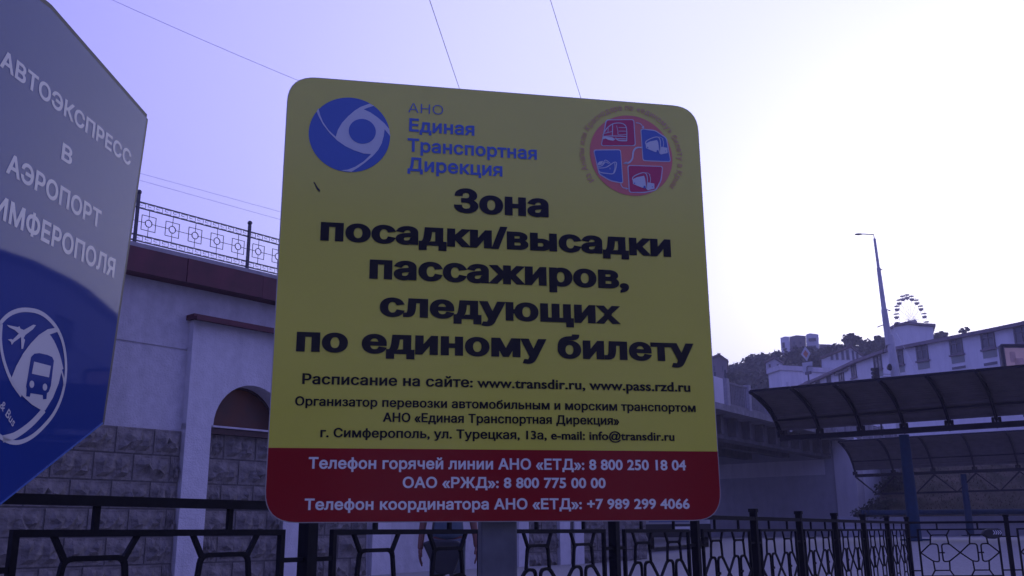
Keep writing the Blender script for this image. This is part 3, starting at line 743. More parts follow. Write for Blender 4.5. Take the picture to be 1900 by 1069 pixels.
# ------------------------------------------------------------ the yellow notice board
def build_notice():
    a = R_(10.8); u = Vector((math.cos(a), math.sin(a), 0)); n = Vector((math.sin(a), -math.cos(a), 0))
    pl = Plane(U(490, 973, 1.956), u, n); c1 = pl.at(1338, 961); c2 = pl.at(536, 144); c3 = pl.at(1293, 197)
    Wd = (c1.x+c3.x)/2; Ht = (c2.y+c3.y)/2; y0 = (c1.y)/2; pl.o = pl.o+Z*y0; Ht -= y0
    post_p = RP(923, 1000, pl.o-n*.05, n)
    root = thing('notice_board', Vector((post_p.x, post_p.y, 0)), 'square yellow and red Cyrillic passenger information sign with rounded corners on a grey post', 'sign')
    out = rounded([(0, 0), (Wd, 0), (Wd, Ht), (0, Ht)], .075, 8)
    rc = .055
    mb = MB(); mb.prism([pl.w(x, y, -.001) for x, y in rounded([(-.002, -.002), (Wd+.002, -.002), (Wd+.002, Ht+.002), (-.002, Ht+.002)], rc+.012, 8)], -n*.0025)
    mb.build('backing_plate', M['alu'], root)
    for y in (.2, Ht-.2):
        r = MB(); r.box(pl.w(.08, y-.015, -.02), u*(Wd-.16), n*.016, Z*.03); r.build('rail', M['galv'], root)
    yb = (pl.at(500, 835.8).y+pl.at(930, 833).y+pl.at(1320, 835).y)/3
    full = rounded([(0, 0), (Wd, 0), (Wd, Ht), (0, Ht)], rc+.01, 8)
    top = [p for p in full if p[1] > yb]; bot = [p for p in full if p[1] <= yb]
    top = [(Wd, yb)] + [p for p in full if p[1] > yb] + [(0, yb)]
    i0 = next(i for i in range(len(full)) if full[i][1] > yb)
    botp = [p for p in full[:i0]] + [(Wd, yb), (0, yb)] + [p for p in full[i0:] if p[1] <= yb]
    flat(pl, root, [top], M['yellow'], .0000, 'yellow_field'); flat(pl, root, [botp], M['red'], .0002, 'red_field')
    nv, bk, bl, wh = M['navy'], M['black_print'], M['blue_print'], M['white_print']
    def T(body, l, r, t, m, offset=.02, ref='Н'): return lettering(pl, root, body, l, r, t, m, .0014, offset, ref)
    T('АНО', (757.5, 209), (822, 213), (758.5, 192), bl, -.012)
    T('Единая', (759, 245), (880, 251.6), (759, 220.5), bl, .026)
    T('Транспортная', (756, 281), (996, 297), (756, 256.5), bl, .026)
    T('Дирекция', (756, 318.5), (932, 327), (757, 293), bl, .026)
    B = .056
    T('Зона', (842, 395.8), (1018, 402.5), (843, 350.5), nv, B)
    T('посадки/высадки', (594, 449), (1245, 475), (595, 414.5), nv, B, 'п')
    T('пассажиров,', (685, 520.3), (1167, 534), (686.5, 484.6), nv, B, 'п')
    T('следующих', (704, 589.6), (1152, 599.8), (705, 554.3), nv, B, 'п')
    T('по единому билету', (549, 655.7), (1288, 668.5), (551, 619.3), nv, B, 'п')
    b = .034
    T('Расписание на сайте: www.transdir.ru, www.pass.rzd.ru', (560.3, 716), (1280.7, 724.3), (561, 696), bk, b)
    T('Организатор перевозки автомобильным и морским транспортом', (547, 755.8), (1290.6, 762), (547.5, 738.5), bk, b)
    T('АНО «Единая Транспортная Дирекция»', (710, 784.7), (1149, 787), (710.5, 767.3), bk, b)
    T('г. Симферополь, ул. Турецкая, 13а, e-mail: info@transdir.ru', (594, 814), (1251.3, 815.8), (594.5, 796.3), bk, b)
    T('Телефон горячей линии АНО «ЕТД»: 8 800 250 18 04', (572, 873.7), (1272.6, 869.4), (572.5, 852), wh, .028)
    T('ОАО «РЖД»: 8 800 775 00 00', (747, 907), (1123.6, 904.5), (747, 886.2), wh, .028)
    T('Телефон координатора АНО «ЕТД»: +7 989 299 4066', (564.5, 949.6), (1279.4, 941.5), (565, 928.2), wh, .028)
    # round blue emblem
    def c5(x, y): return tuple(pl.at(520+x/4.454, 140+y/4.454))
    le, ri, to, bo = c5(235, 470), c5(908, 500), c5(560, 185), c5(575, 800)
    ctr = ((le[0]+ri[0])/2, (to[1]+bo[1])/2); rad = ((ri[0]-le[0])+(to[1]-bo[1]))/4
    em = flat(pl, root, [circle(ctr, rad, n=72)], bl, .0010, 'round_emblem')
    sw = [(316, 274), (330, 330), (352, 385), (400, 455), (459, 510), (475, 455), (510, 395), (560, 340), (615, 293), (665, 262), (737, 236), (775, 254), (735, 265), (690, 283), (745, 308), (805, 350), (862, 400), (900, 445), (909, 505), (885, 475), (862, 448), (855, 505), (838, 565), (808, 620), (765, 668), (710, 715), (650, 760), (588, 799), (500, 787), (560, 780), (620, 757), (690, 712), (751, 653), (690, 648), (610, 622), (540, 588), (470, 540), (410, 480), (355, 410), (320, 345), (300, 300)]
    ws = flat(pl, root, [[c5(*p) for p in sw]], M['logo_white'], .0016, 'emblem_swoosh')
    q = c5(678, 465); flat(pl, root, [circle(q, (c5(790, 465)[0]-c5(566, 465)[0])/2)], bl, .0022, 'emblem_pupil')
    # coral badge
    def c6(x, y): return tuple(pl.at(1020+x/4.86, 180+y/4.86))
    le, ri, to, bo = c6(362, 520), c6(1103, 540), c6(730, 170), c6(745, 893)
    ctr = ((le[0]+ri[0])/2, (to[1]+bo[1])/2); rad = ((ri[0]-le[0])+(to[1]-bo[1]))/4
    flat(pl, root, [circle(ctr, rad, n=72)], M['coral'], .0010, 'round_badge')
    cells = [([(505, 205), (760, 203), (775, 445), (458, 445)], 'magenta'), ([(816, 286), (950, 300), (1055, 372), (1092, 590), (836, 580)], 'blue_print'),
             ([(390, 477), (640, 474), (662, 785), (545, 762), (440, 700)], 'magenta2'), ([(698, 615), (1020, 625), (1008, 750), (960, 845), (850, 868), (712, 865)], 'magenta')]
    for q, c in cells:
        m = bl if c != 'magenta' else M['magenta']; P = [Vector(c6(*p)) for p in q]; cen = sum(P, Vector((0, 0)))/len(P)
        flat(pl, root, [rounded([tuple(p) for p in P], .007)], wh if False else M['logo_white'], .0014, 'tile_border')
        flat(pl, root, [rounded([tuple(p+(cen-p).normalized()*.0032) for p in P], .006)], m, .0019, 'badge_tile')
    def line(pts, w, nm='badge_line', sm=True):
        P = [c6(*p) for p in pts]; P = smooth_poly(P, 4, False) if sm and len(P) > 2 else P; return ribbon(P, w)
    W_ = .0022; art = []; arts = []
    # train
    art += line([(475, 350), (510, 290), (570, 245), (640, 240), (680, 262), (692, 310), (692, 400)], W_)
    art += line([(475, 362), (560, 355), (690, 360)], W_); art += line([(600, 262), (612, 310), (618, 345), (690, 340)], .0014); art += line([(618, 280), (684, 280)], .0014, sm=False); art += line([(620, 312), (690, 312)], .0014, sm=False)
    art += line([(565, 250), (562, 360)], W_, sm=False); art += line([(525, 285), (522, 330)], .0014, sm=False); art += line([(480, 335), (560, 315)], .0014, sm=False)
    art += [[c6(*p) for p in ((475, 362), (560, 366), (590, 385), (570, 398), (530, 392), (500, 378), (478, 385))]]; art += line([(590, 372), (620, 395), (692, 398)], .003); art += line([(605, 380), (690, 382)], W_, sm=False)
    arts.append(('train_pictogram', art))
    for dx, dy in ((0, 0), (-118, 322)):
        art = []
        s = lambda *p: [c6(x+dx, y+dy) for x, y in p]
        art.append(s((862, 425), (900, 405), (965, 392), (975, 415), (980, 450), (985, 500), (950, 500), (900, 480), (866, 465)))
        art.append(s((992, 450), (1058, 462), (1060, 508), (1000, 522), (985, 510)))
        art += line([(862+dx, 428+dy), (868+dx, 402+dy), (915+dx, 376+dy), (965+dx, 364+dy), (990+dx, 385+dy), (996+dx, 440+dy), (988+dx, 510+dy)], W_)
        art += line([(965+dx, 364+dy), (1000+dx, 368+dy), (1022+dx, 385+dy)], .0012); art += line([(1012+dx, 375+dy), (1024+dx, 420+dy), (1020+dx, 455+dy)], .0014)
        arts.append(('bus_pictogram', art))
    art = []
    # ship
    art += line([(428, 640), (450, 680), (510, 692), (568, 695), (590, 660), (600, 600), (580, 592), (548, 612), (500, 640), (428, 645)], W_); art += line([(432, 632), (470, 622), (500, 590), (530, 606)], .0018)
    art += line([(436, 618), (475, 605), (500, 572), (545, 604)], .0018); art.append([c6(*p) for p in ((432, 600), (448, 585), (478, 580), (470, 600), (440, 622), (430, 618))]); art += line([(572, 690), (586, 640), (584, 600)], .0018); art += line([(540, 640), (540, 656), (548, 650)], .0012, sm=False)
    arts.append(('ship_pictogram', art)); art = []
    art += line([(775, 236), (815, 245), (838, 275)], .0022); art.append([c6(*p) for p in ((846, 262), (848, 290), (824, 280))])
    arts.append(('arrow', art)); art = []; art += line([(832, 460), (780, 462), (752, 495), (742, 560), (712, 595), (672, 603)], .0042); art.append([c6(*p) for p in ((690, 586), (700, 612), (655, 602))])
    arts.append(('arrow', art)); art = []; art += line([(636, 785), (655, 818), (690, 828)], .0022); art.append([c6(*p) for p in ((684, 818), (710, 832), (682, 838))]); arts.append(('arrow', art))
    for nm_, a_ in arts: flat(pl, root, a_, M['logo_white'], .0024, nm_)
    dark = []
    for dx, dy in ((0, 0), (-118, 322)):
        dark.append(circle(c6(970+dx, 495+dy), .0028, .0038, 14)); dark.append(circle(c6(1040+dx, 492+dy), .001, .0016, 10)); dark.append(circle(c6(880+dx, 460+dy), .0014, .002, 10))
    flat(pl, root, dark, bl, .0029, 'bus_wheels')
    # circular text
    body = 'Из Анапы или Краснодара по «единому» билету в Крым'
    adv = []; tot = 0; off = .012
    for ch in body:
        if ch == ' ': adv.append((None, .36)); tot += .36; continue
        v, f = text_mesh(ch, off); x0 = min(p.x for p in v); x1 = max(p.x for p in v); adv.append(((v, f, x0), x1-x0+.10)); tot += x1-x0+.10
    rt = rad*1.135; a0, a1 = R_(217), R_(-39); k_ = (a0-a1)/tot; ang = a0; mb = MB(); szr = .0205
    for g_, w in adv:
        if g_:
            v, f, x0 = g_; am = ang-k_*w/2; ex = Vector((math.sin(am), -math.cos(am))); ey = Vector((math.cos(am), math.sin(am)))
            cpos = Vector(ctr)+ey*rt; wx = (k_*rt)
            mb.poly([pl.w(*(cpos+ex*((p.x-x0-(w-.10)/2)*wx)+ey*(p.y*szr)), .0014) for p in v], f)
        ang -= k_*w
    put(flatmesh(mb, 'circular_lettering', M['coral_text'], WL[root.name]), 'circular_lettering', root, WL[root.name])
    # scratch in the film
    flat(pl, root, [[tuple(pl.at(*p)) for p in ((581, 337.5), (584, 339), (590, 349), (594, 353), (593.5, 357), (588, 352), (584.5, 344))]], M['blacksig'], .0016, 'scratch_mark')
    # bolts + post
    for px, py in ((925, 180), (925, 945)):
        pass
    p = MB(); base = Vector((post_p.x, post_p.y, 0)); topz = pl.o.z+Ht-.12
    w = .079; p.box(base-u*w/2-n*.03-Z*.1, u*w, n*.055, Z*(topz+.1)); p.build('post', M['galv'], root, bevel=.004)
build_notice()
# ------------------------------------------------------------ the blue airport express sign
def build_blue():
    BA = 5.2; u = azd(BA); n = Vector((u.y, -u.x, 0)); P0 = U(230, 500, 2.7); pl = Plane(P0, u, n)
    w = lambda px, py: tuple(pl.at(px, py))
    r1, r2, t0, b0 = w(272, 219), w(190, 785), w(80, 0), w(0, 935)
    cu = w(-25, 955)[0]     # the middle of the sign, above its lowest point
    def ext(a, b, x): t = (x-a[0])/(b[0]-a[0]); return (x, a[1]+(b[1]-a[1])*t)
    apt = ext(r1, t0, cu); apb = ext(r2, b0, cu)
    mir = lambda p: (2*cu-p[0], p[1])
    out = [r1, apt, mir(r1), mir(r2), apb, r2]
    base = pl.w(cu, 0, -.03); base.z = 0
    root = thing('airport_coach_sign', base, 'glossy blue hexagonal airport express sign with pale lettering, cut off by the left edge', 'sign')
    sc = lambda k_: [(cu+(a-cu)*k_, (b-(r1[1]+r2[1])/2)*k_+(r1[1]+r2[1])/2) for a, b in out]
    body = MB(); body.prism([pl.w(a, b, -.003) for a, b in sc(1.0)], -n*.022); body.build('box', M['rim'], root)
    flat(pl, root, [out], M['blue_sign'], 0, 'face')
    rim = MB(); o3 = [pl.w(a, b, -.006) for a, b in sc(1.004)]
    for i in (0, 1, 5, 3, 2): rim.bar(o3[i], o3[(i+1) % 6], .010, .022)
    rim.build('rim', M['rim'], root)
    edge = MB(); edge.bar(pl.w(*apb, .001), pl.w(*r2, .001), .003, .003); edge.build('lower_trim', M['blue_print'], root)
    # lettering
    o, sx, sy = lettering(pl, root, 'АВТОЭКСПРЕСС', (-1, 120.5), (241, 311), (6, 88.5), M['sign_white'], .0008, .030)
    def L2(body_, left, right, top):
        lettering(pl, root, body_, left, right, top, M['sign_white'], .0008, .030)
    L2('В', (112.5, 296), (132, 307), (115, 264))
    L2('АЭРОПОРТ', (10, 321), (185, 424), (22, 287))
    # the last line starts outside the frame: keep its letter width from the visible part
    A = pl.at(-2, 409); Bq = pl.at(211, 514.5); v, f = text_mesh('ИМФЕРОПОЛЯ', .030); x0 = min(p.x for p in v); x1 = max(p.x for p in v)
    A = pl.at(-14, 402); sx = (Bq.x-A.x)/(x1-x0); v2, f2 = text_mesh('СИМФЕРОПОЛЯ', .030); X1 = max(p.x for p in v2); hi, lo = hgt('Н', .030)
    H = pl.at(203, 474).y-pl.at(203, 511).y; by = (pl.at(7, 412).y+pl.at(205, 512).y)/2
    mb = MB(); mb.poly([pl.w(Bq.x-(X1-p.x)*sx, by+(p.y-lo)*H/(hi-lo), .0008) for p in v2], f2)
    put(flatmesh(mb, 'lettering', M['sign_white'], WL[root.name]), 'lettering', root, WL[root.name])
    # oval emblem
    c8 = lambda x, y: w(x/3.82, 560+y/3.82)
    q = lambda pts: [c8(*p) for p in pts]
    ring = smooth_poly(q([(-75, 330), (-50, 230), (0, 152), (60, 92), (130, 62), (200, 58), (270, 72), (330, 108), (392, 175), (436, 262), (460, 370), (466, 480), (455, 590), (425, 700), (375, 800), (310, 880), (240, 945), (170, 985), (110, 998), (50, 985), (-20, 940), (-65, 870)]), 3, False)
    st = ribbon(ring, .0105)
    st += ribbon(smooth_poly(q([(8, 158), (2, 260), (14, 370), (45, 480), (90, 580), (150, 665)]), 3, False), .0095)
    st += ribbon(smooth_poly(q([(312, 765), (240, 845), (170, 905), (95, 952), (20, 972)]), 3, False), [.016]*13)
    st += ribbon(smooth_poly(q([(428, 470), (448, 540), (452, 600)]), 3, False), .006)
    st += ribbon(smooth_poly(q([(332, 225), (375, 285), (415, 380), (440, 480)]), 3, False), .009)
    flat(pl, root, st, M['sign_white'], .0008, 'oval_emblem')
    blade = q([(405, 182), (335, 195), (272, 235), (212, 298), (160, 368), (112, 455), (76, 545), (110, 612), (160, 672), (222, 728), (292, 770), (318, 768), (372, 680), (412, 580), (436, 480), (412, 380), (372, 290), (332, 238), (408, 212)])
    flat(pl, root, [blade], M['sign_white'], .0012, 'emblem_blade')
    flat(pl, root, [q([(46, 164), (122, 180), (135, 174), (141, 190), (165, 200), (232, 163), (252, 166), (230, 195), (176, 236), (164, 258), (174, 270), (160, 332), (149, 335), (146, 250), (96, 285), (80, 306), (74, 284), (52, 268), (76, 264), (86, 270), (130, 226), (100, 200), (60, 180)])], M['sign_white'], .0012, 'plane_pictogram')
    flat(pl, root, [q([(240, 368), (275, 364), (330, 376), (366, 392), (378, 418), (356, 598), (341, 638), (329, 648), (325, 690), (300, 692), (299, 662), (212, 648), (207, 674), (181, 670), (185, 622), (181, 600), (216, 392)])], M['blue_sign'], .0016, 'bus_pictogram')
    el = lambda x, y, a, b: q([(x+a*math.cos(t*math.pi/8), y+b*math.sin(t*math.pi/8)) for t in range(16)])
    flat(pl, root, [q([(236, 424), (355, 455), (342, 536), (220, 510)]), el(220, 585, 17, 26), el(313, 605, 16, 25)], M['sign_white'], .0020, 'bus_pictogram_lights')
    lettering(pl, root, '& Bus', (-6/3.82, 560+742/3.82), (88/3.82, 560+888/3.82), (18/3.82, 560+690/3.82), M['sign_white'], .0008, .01, ref='B', tilt=True)
    # worn streak
    p = MB(); bt = pl.w(*apb); p.box(Vector((base.x, base.y, -.1))-u*.03-n*.0, u*.06, -n*.06, Z*(r1[1]+P0.z)); p.build('post', M['brown'], root)
build_blue()
# ------------------------------------------------------------ overhead wires
def wire(label, pts, r, sag=0.0):
    P = [U(x, y, d) for x, y, d in pts]; q = []
    n = 16
    for i in range(n+1):
        t = i/n; q.append(P[0].lerp(P[-1], t) - Z*sag*4*t*(1-t))
    o = MB().tube(q, r, 5).build('overhead_wire', M['wire'], None); tag(o, label, 'wire')
wire('thin overhead wire sloping down to the top left corner of the yellow sign', [(-300, -240, 30), (760, 232, 42)], .009, .3)
wire('left of the two wires rising straight up above the yellow sign', [(720, -230, 16), (980, 545, 60)], .008)
wire('right of the two wires rising straight up above the yellow sign', [(950, -230, 16), (1195, 560, 60)], .007)
wire('upper one of the two parallel wires above the terrace railing', [(-300, 168, 60), (800, 470, 90)], .014)
wire('lower one of the two parallel wires above the terrace railing', [(-300, 178, 60), (800, 486, 90)], .014)
# ------------------------------------------------------------ the hill
SKY_PTS = [(-400, 760), (900, 740), (1200, 720), (1320, 700), (1370, 696), (1400, 682), (1440, 674), (1480, 664), (1560, 660), (1600, 655), (1660, 640), (1720, 630), (1900, 622), (2300, 600), (3500, 640)]
def sky_tan(az):
    t = [(math.atan2(ray(x, y).x, ray(x, y).y), ray(x, y).z/math.hypot(ray(x, y).x, ray(x, y).y)) for x, y in SKY_PTS]
    if az <= t[0][0]: return t[0][1]
    for (a0, b0), (a1, b1) in zip(t[:-1], t[1:]):
        if az <= a1: return b0+(b1-b0)*(az-a0)/(a1-a0)
    return t[-1][1]
def hill_z(az, r):
    zr = 1+sky_tan(az)*200
    t = (r-86)/(200-86)
    z = 5.8 + (zr-5.8)*S01(t)**.85 if t > 0 else 5.8
    z = min(z, 1+sky_tan(az)*r*.985) if r < 205 else z*(1-.2*S01((r-205)/200))
    return z + .8*mnoise.noise(Vector((math.sin(az)*r*.06, math.cos(az)*r*.06, 1)))*S01(t*4)
def build_hill():
    rs = [82, 86, 92, 98, 105, 112, 120, 130, 140, 150, 160, 170, 180, 190, 200, 215, 240, 290, 400, 700]; azs = [R_(-40+i*1.0) for i in range(116)]
    v = [(math.sin(a)*r, math.cos(a)*r, hill_z(a, r)) for r in rs for a in azs]
    v += [(math.sin(a)*82, math.cos(a)*82, -1) for a in azs]; n = len(azs)
    f = [(j*n+i, j*n+i+1, (j+1)*n+i+1, (j+1)*n+i) for j in range(len(rs)-1) for i in range(n-1)]; k_ = len(rs)*n
    f += [(i, i+1, k_+i+1, k_+i) for i in range(n-1)]
    me = bpy.data.meshes.new('hillside'); me.from_pydata(v, [], f); me.materials.append(M['hill'])
    for p in me.polygons: p.use_smooth = True
    o = bpy.data.objects.new('hillside', me); COL.objects.link(o); o['kind'] = 'structure'
build_hill()
def build_shrubs():
    rr = random.Random(11); mb = MB()
    for i in range(520):
        px = rr.uniform(1322, 1640); az = math.atan2(ray(px, 700).x, ray(px, 700).y); r = rr.uniform(92, 198)
        p = Vector((math.sin(az)*r, math.cos(az)*r, hill_z(az, r))); s = rr.uniform(.9, 2.4)
        leaf_cloud(mb, p+Z*s*.35, s, s, s*.75, 70, .32+.002*r*.5, rr)
    for i in range(160):
        az = R_(rr.uniform(-40, 60)); r = rr.uniform(185, 205); p = Vector((math.sin(az)*r, math.cos(az)*r, hill_z(az, r))); s = rr.uniform(.6, 1.6)
        leaf_cloud(mb, p, s*1.5, s*1.5, s*.6, 40, .5, rr)
    o = mb.build('hillside_shrubs', M['leaf'], None); tag(o, 'dark scrub covering the hillside between the houses', 'shrubs', kind='stuff')
build_shrubs()
def tree(label, px, ytop, ybot, hw, d, seed, n=26, leaf=.30, flatness=.5, dens=60, name='hill_tree', m='leaf'):
    rr = random.Random(seed); top = U(px, ytop, d); bot = U(px, ybot, d); W_ = hw*d/FPX; Hh = top.z-bot.z
    az = math.atan2(bot.x, bot.y); g = min(hill_z(az, math.hypot(bot.x, bot.y)), bot.z)
    base = Vector((bot.x, bot.y, g)); root = thing(name, base, label, 'tree', 'trees on the hill')
    tr = MB(); fork = bot+Z*Hh*.25; tr.tube([base-Z*.3, base.lerp(fork, .5)+Vector((rr.uniform(-.2, .2), 0, 0)), fork], [.28, .2, .15], 7)
    cr = MB(); ts = []
    for i in range(n):
        a = rr.uniform(0, 6.283); q = math.sqrt(rr.random()); c = bot + Vector((math.cos(a)*W_*q*.8, math.sin(a)*W_*q*.8, Hh*(.28+.60*rr.random()*(1-flatness*q*q))))
        s = W_*rr.uniform(.16, .30); leaf_cloud(cr, c, s*1.3, s*1.3, s*.7, dens, leaf, rr)
        if i % 3 == 0: tr.tube([fork, fork.lerp(c, .6)+Z*.2, c], [.09, .06, .03], 5)
    tr.build('trunk', M['bark'], root); cr.build('crown', M[m], root)
tree('broad dark tree with flat crown behind the white gabled villa', 1583, 615, 652, 23, 168, 1)
tree('dark ragged tree directly left of the tall lamp pole', 1629, 621, 655, 24, 160, 2)
tree('loose dark tree on the slope left of the boxy hilltop house', 1412, 652, 690, 24, 175, 3, n=20, dens=45)
tree('low round dark tree beside the small gabled house near the yellow sign', 1381, 672, 706, 17, 170, 4)
tree('dark tree below the boxy hilltop house, behind the diamond road sign', 1478, 646, 682, 20, 150, 5, flatness=.2)
tree('dark tree right of the diamond road sign, in front of the villa', 1514, 652, 690, 15, 140, 6, flatness=.2)
tree('low dark tree on the skyline right of the pediment building', 1747, 614, 632, 16, 170, 7, n=18)
tree('thin leafless-looking round tree on the skyline above the long facade', 1791, 601, 622, 12, 170, 8, n=14, dens=22, leaf=.22)
tree('small ragged tree at the left foot of the hilltop slope', 1356, 690, 712, 13, 120, 9, n=14)
# ------------------------------------------------------------ houses on the hill
def facade_plane(px, d, az): p = U(px, 700, d); nn = -azd(az); return p, nn
def house(name, label, outline, px, d, az, back, wall, roof=None, windows=(), roofedge=None, wcol='winfar'):
    """outline: silhouette of the front facade, anticlockwise from the lower left"""
    p, nn = facade_plane(px, d, az); o = [RP(x, y, p, nn) for x, y in outline]; zb = min(q.z for q in o)
    lowz = zb-3
    cen = sum(o, Vector())/len(o); root = thing(name, Vector((cen.x, cen.y, lowz)), label, 'building')
    o2 = [Vector((q.x, q.y, lowz)) if i in (0, len(o)-1) else q for i, q in enumerate(o)]
    m = MB(); m.prism(o2, -nn*back); m.build('wall', M[wall], root)
    if roof:
        for i in roofedge:
            a, b = o[i], o[i+1]; e = (b-a).normalized()*.25; r = MB()
            r.prism([a-e+nn*.35+Z*.05, b+e+nn*.35+Z*.05, b+e-nn*(back+.3)+Z*.05, a-e-nn*(back+.3)+Z*.05], Z*.28); r.build('roof', M[roof], root)
    for (x0, x1, y0, y1) in windows:
        a = RP(x0, y0, p, nn); b = RP(x1, y0, p, nn); c = RP(x0, y1, p, nn); w = (b-a); w.z = 0; h = a.z-c.z
        q = Vector((a.x, a.y, c.z)); wf = MB(); t = .12
        ww = w.normalized()
        for bb in ((q, w, Z*t), (q+Z*(h-t), w, Z*t), (q, ww*t, Z*h), (q+w-ww*t, ww*t, Z*h)): wf.box(bb[0]+nn*.01, bb[1], nn*.10, bb[2])
        wo = wf.build('window', M['winframe'], root); g = MB(); g.box(q+nn*.012+Z*.02, w, nn*.03, Z*(h-.04)); g.build('pane', M[wcol], wo)
    return root, p, nn
house('gabled_house', 'small gabled hillside house at the right edge of the yellow sign', [(1308, 720), (1308, 672), (1334, 661), (1349, 671), (1348, 700)], 1330, 135, 12, 8, 'bldg3', 'roof', [(1322, 1328, 678, 690), (1338, 1343, 678, 690)], (1, 2))
house('garden_house', 'small pale house with low gable, left of the white box building', [(1421, 696), (1421, 674), (1437, 665.5), (1452, 675), (1451, 690)], 1437, 140, 15, 7, 'bldg2', 'roof', [(1426, 1430, 676, 682), (1441, 1445, 676, 682)], (1, 2))
house('hilltop_house', 'boxy modern hilltop house with pale left face, above the diamond road sign', [(1465, 668), (1465, 625), (1478, 622), (1495, 623.5), (1495, 668)], 1478, 172, 17, 12, 'bldg3', None, [(1470, 1476, 633, 641), (1482, 1488, 633, 641)])
house('hilltop_tower', 'pale rounded balcony block of the hilltop house, the highest part on its right', [(1495.3, 664), (1495.3, 621), (1503, 618.5), (1518.5, 620.5), (1519.5, 664)], 1506, 170, 17.6, 12, 'bldg2', None, [(1500, 1514, 628, 634), (1500, 1514, 642, 648)])
house('hilltop_wing', 'pale narrow left wing of the hilltop house with one dark window', [(1449.5, 651), (1448, 627), (1456, 624.5), (1464.7, 624.5), (1464.7, 651)], 1456, 166, 16.3, 9, 'bldg', None, [(1451, 1456, 636, 646)])
house('annex_house', 'low brownish house sloping between the hilltop house and the gabled villa', [(1519.8, 672), (1519.8, 638.5), (1545, 639.5), (1560, 643), (1560, 672)], 1535, 160, 18.5, 8, 'bldg3', None, [])
house('gabled_villa', 'white gabled villa with a row of tall windows, left of the lamp pole', [(1524, 694), (1524, 667), (1578, 645.5), (1604, 665), (1604, 690)], 1565, 128, 18, 9, 'bldg', 'roof', [(1541, 1546, 660, 668), (1550, 1555, 656, 668), (1560, 1565.5, 652, 668), (1569, 1575, 650, 668), (1580, 1584, 651, 668), (1588, 1592, 656, 668)], (1, 2))
house('pediment_building', 'pale building with shallow pediment below the ferris wheel', [(1646, 662), (1649, 613.5), (1663, 606), (1684, 602.6), (1706, 605), (1732, 606.5), (1728, 662)], 1690, 118, 20, 12, 'bldg', 'ridge', [], (1, 2, 3, 4))
# box building with a corner towards us
def box_building():
    d0 = 100; c = U(1447, 678, d0); z1 = c.z; a = RZ(1425, 686, z1); b = RZ(1580, 686.5, z1); back = azd(20)*14
    root = thing('box_building', Vector((c.x, c.y, 6)), 'plain white flat roofed building behind the left tip of the nearest canopy', 'building')
    foot = [Vector((q.x, q.y, 5.8)) for q in (a, c, b, b+back, a+back)]; MB().prism(foot, Z*(z1-5.8-.5)).build('wall', M['bldg'], root)
    cen = sum(foot, Vector())/5; ft = [q+(q-cen).normalized()*.25 for q in foot]; MB().prism([Vector((q.x, q.y, z1-.5)) for q in ft], Z*.5).build('parapet', M['bldg2'], root)
box_building()
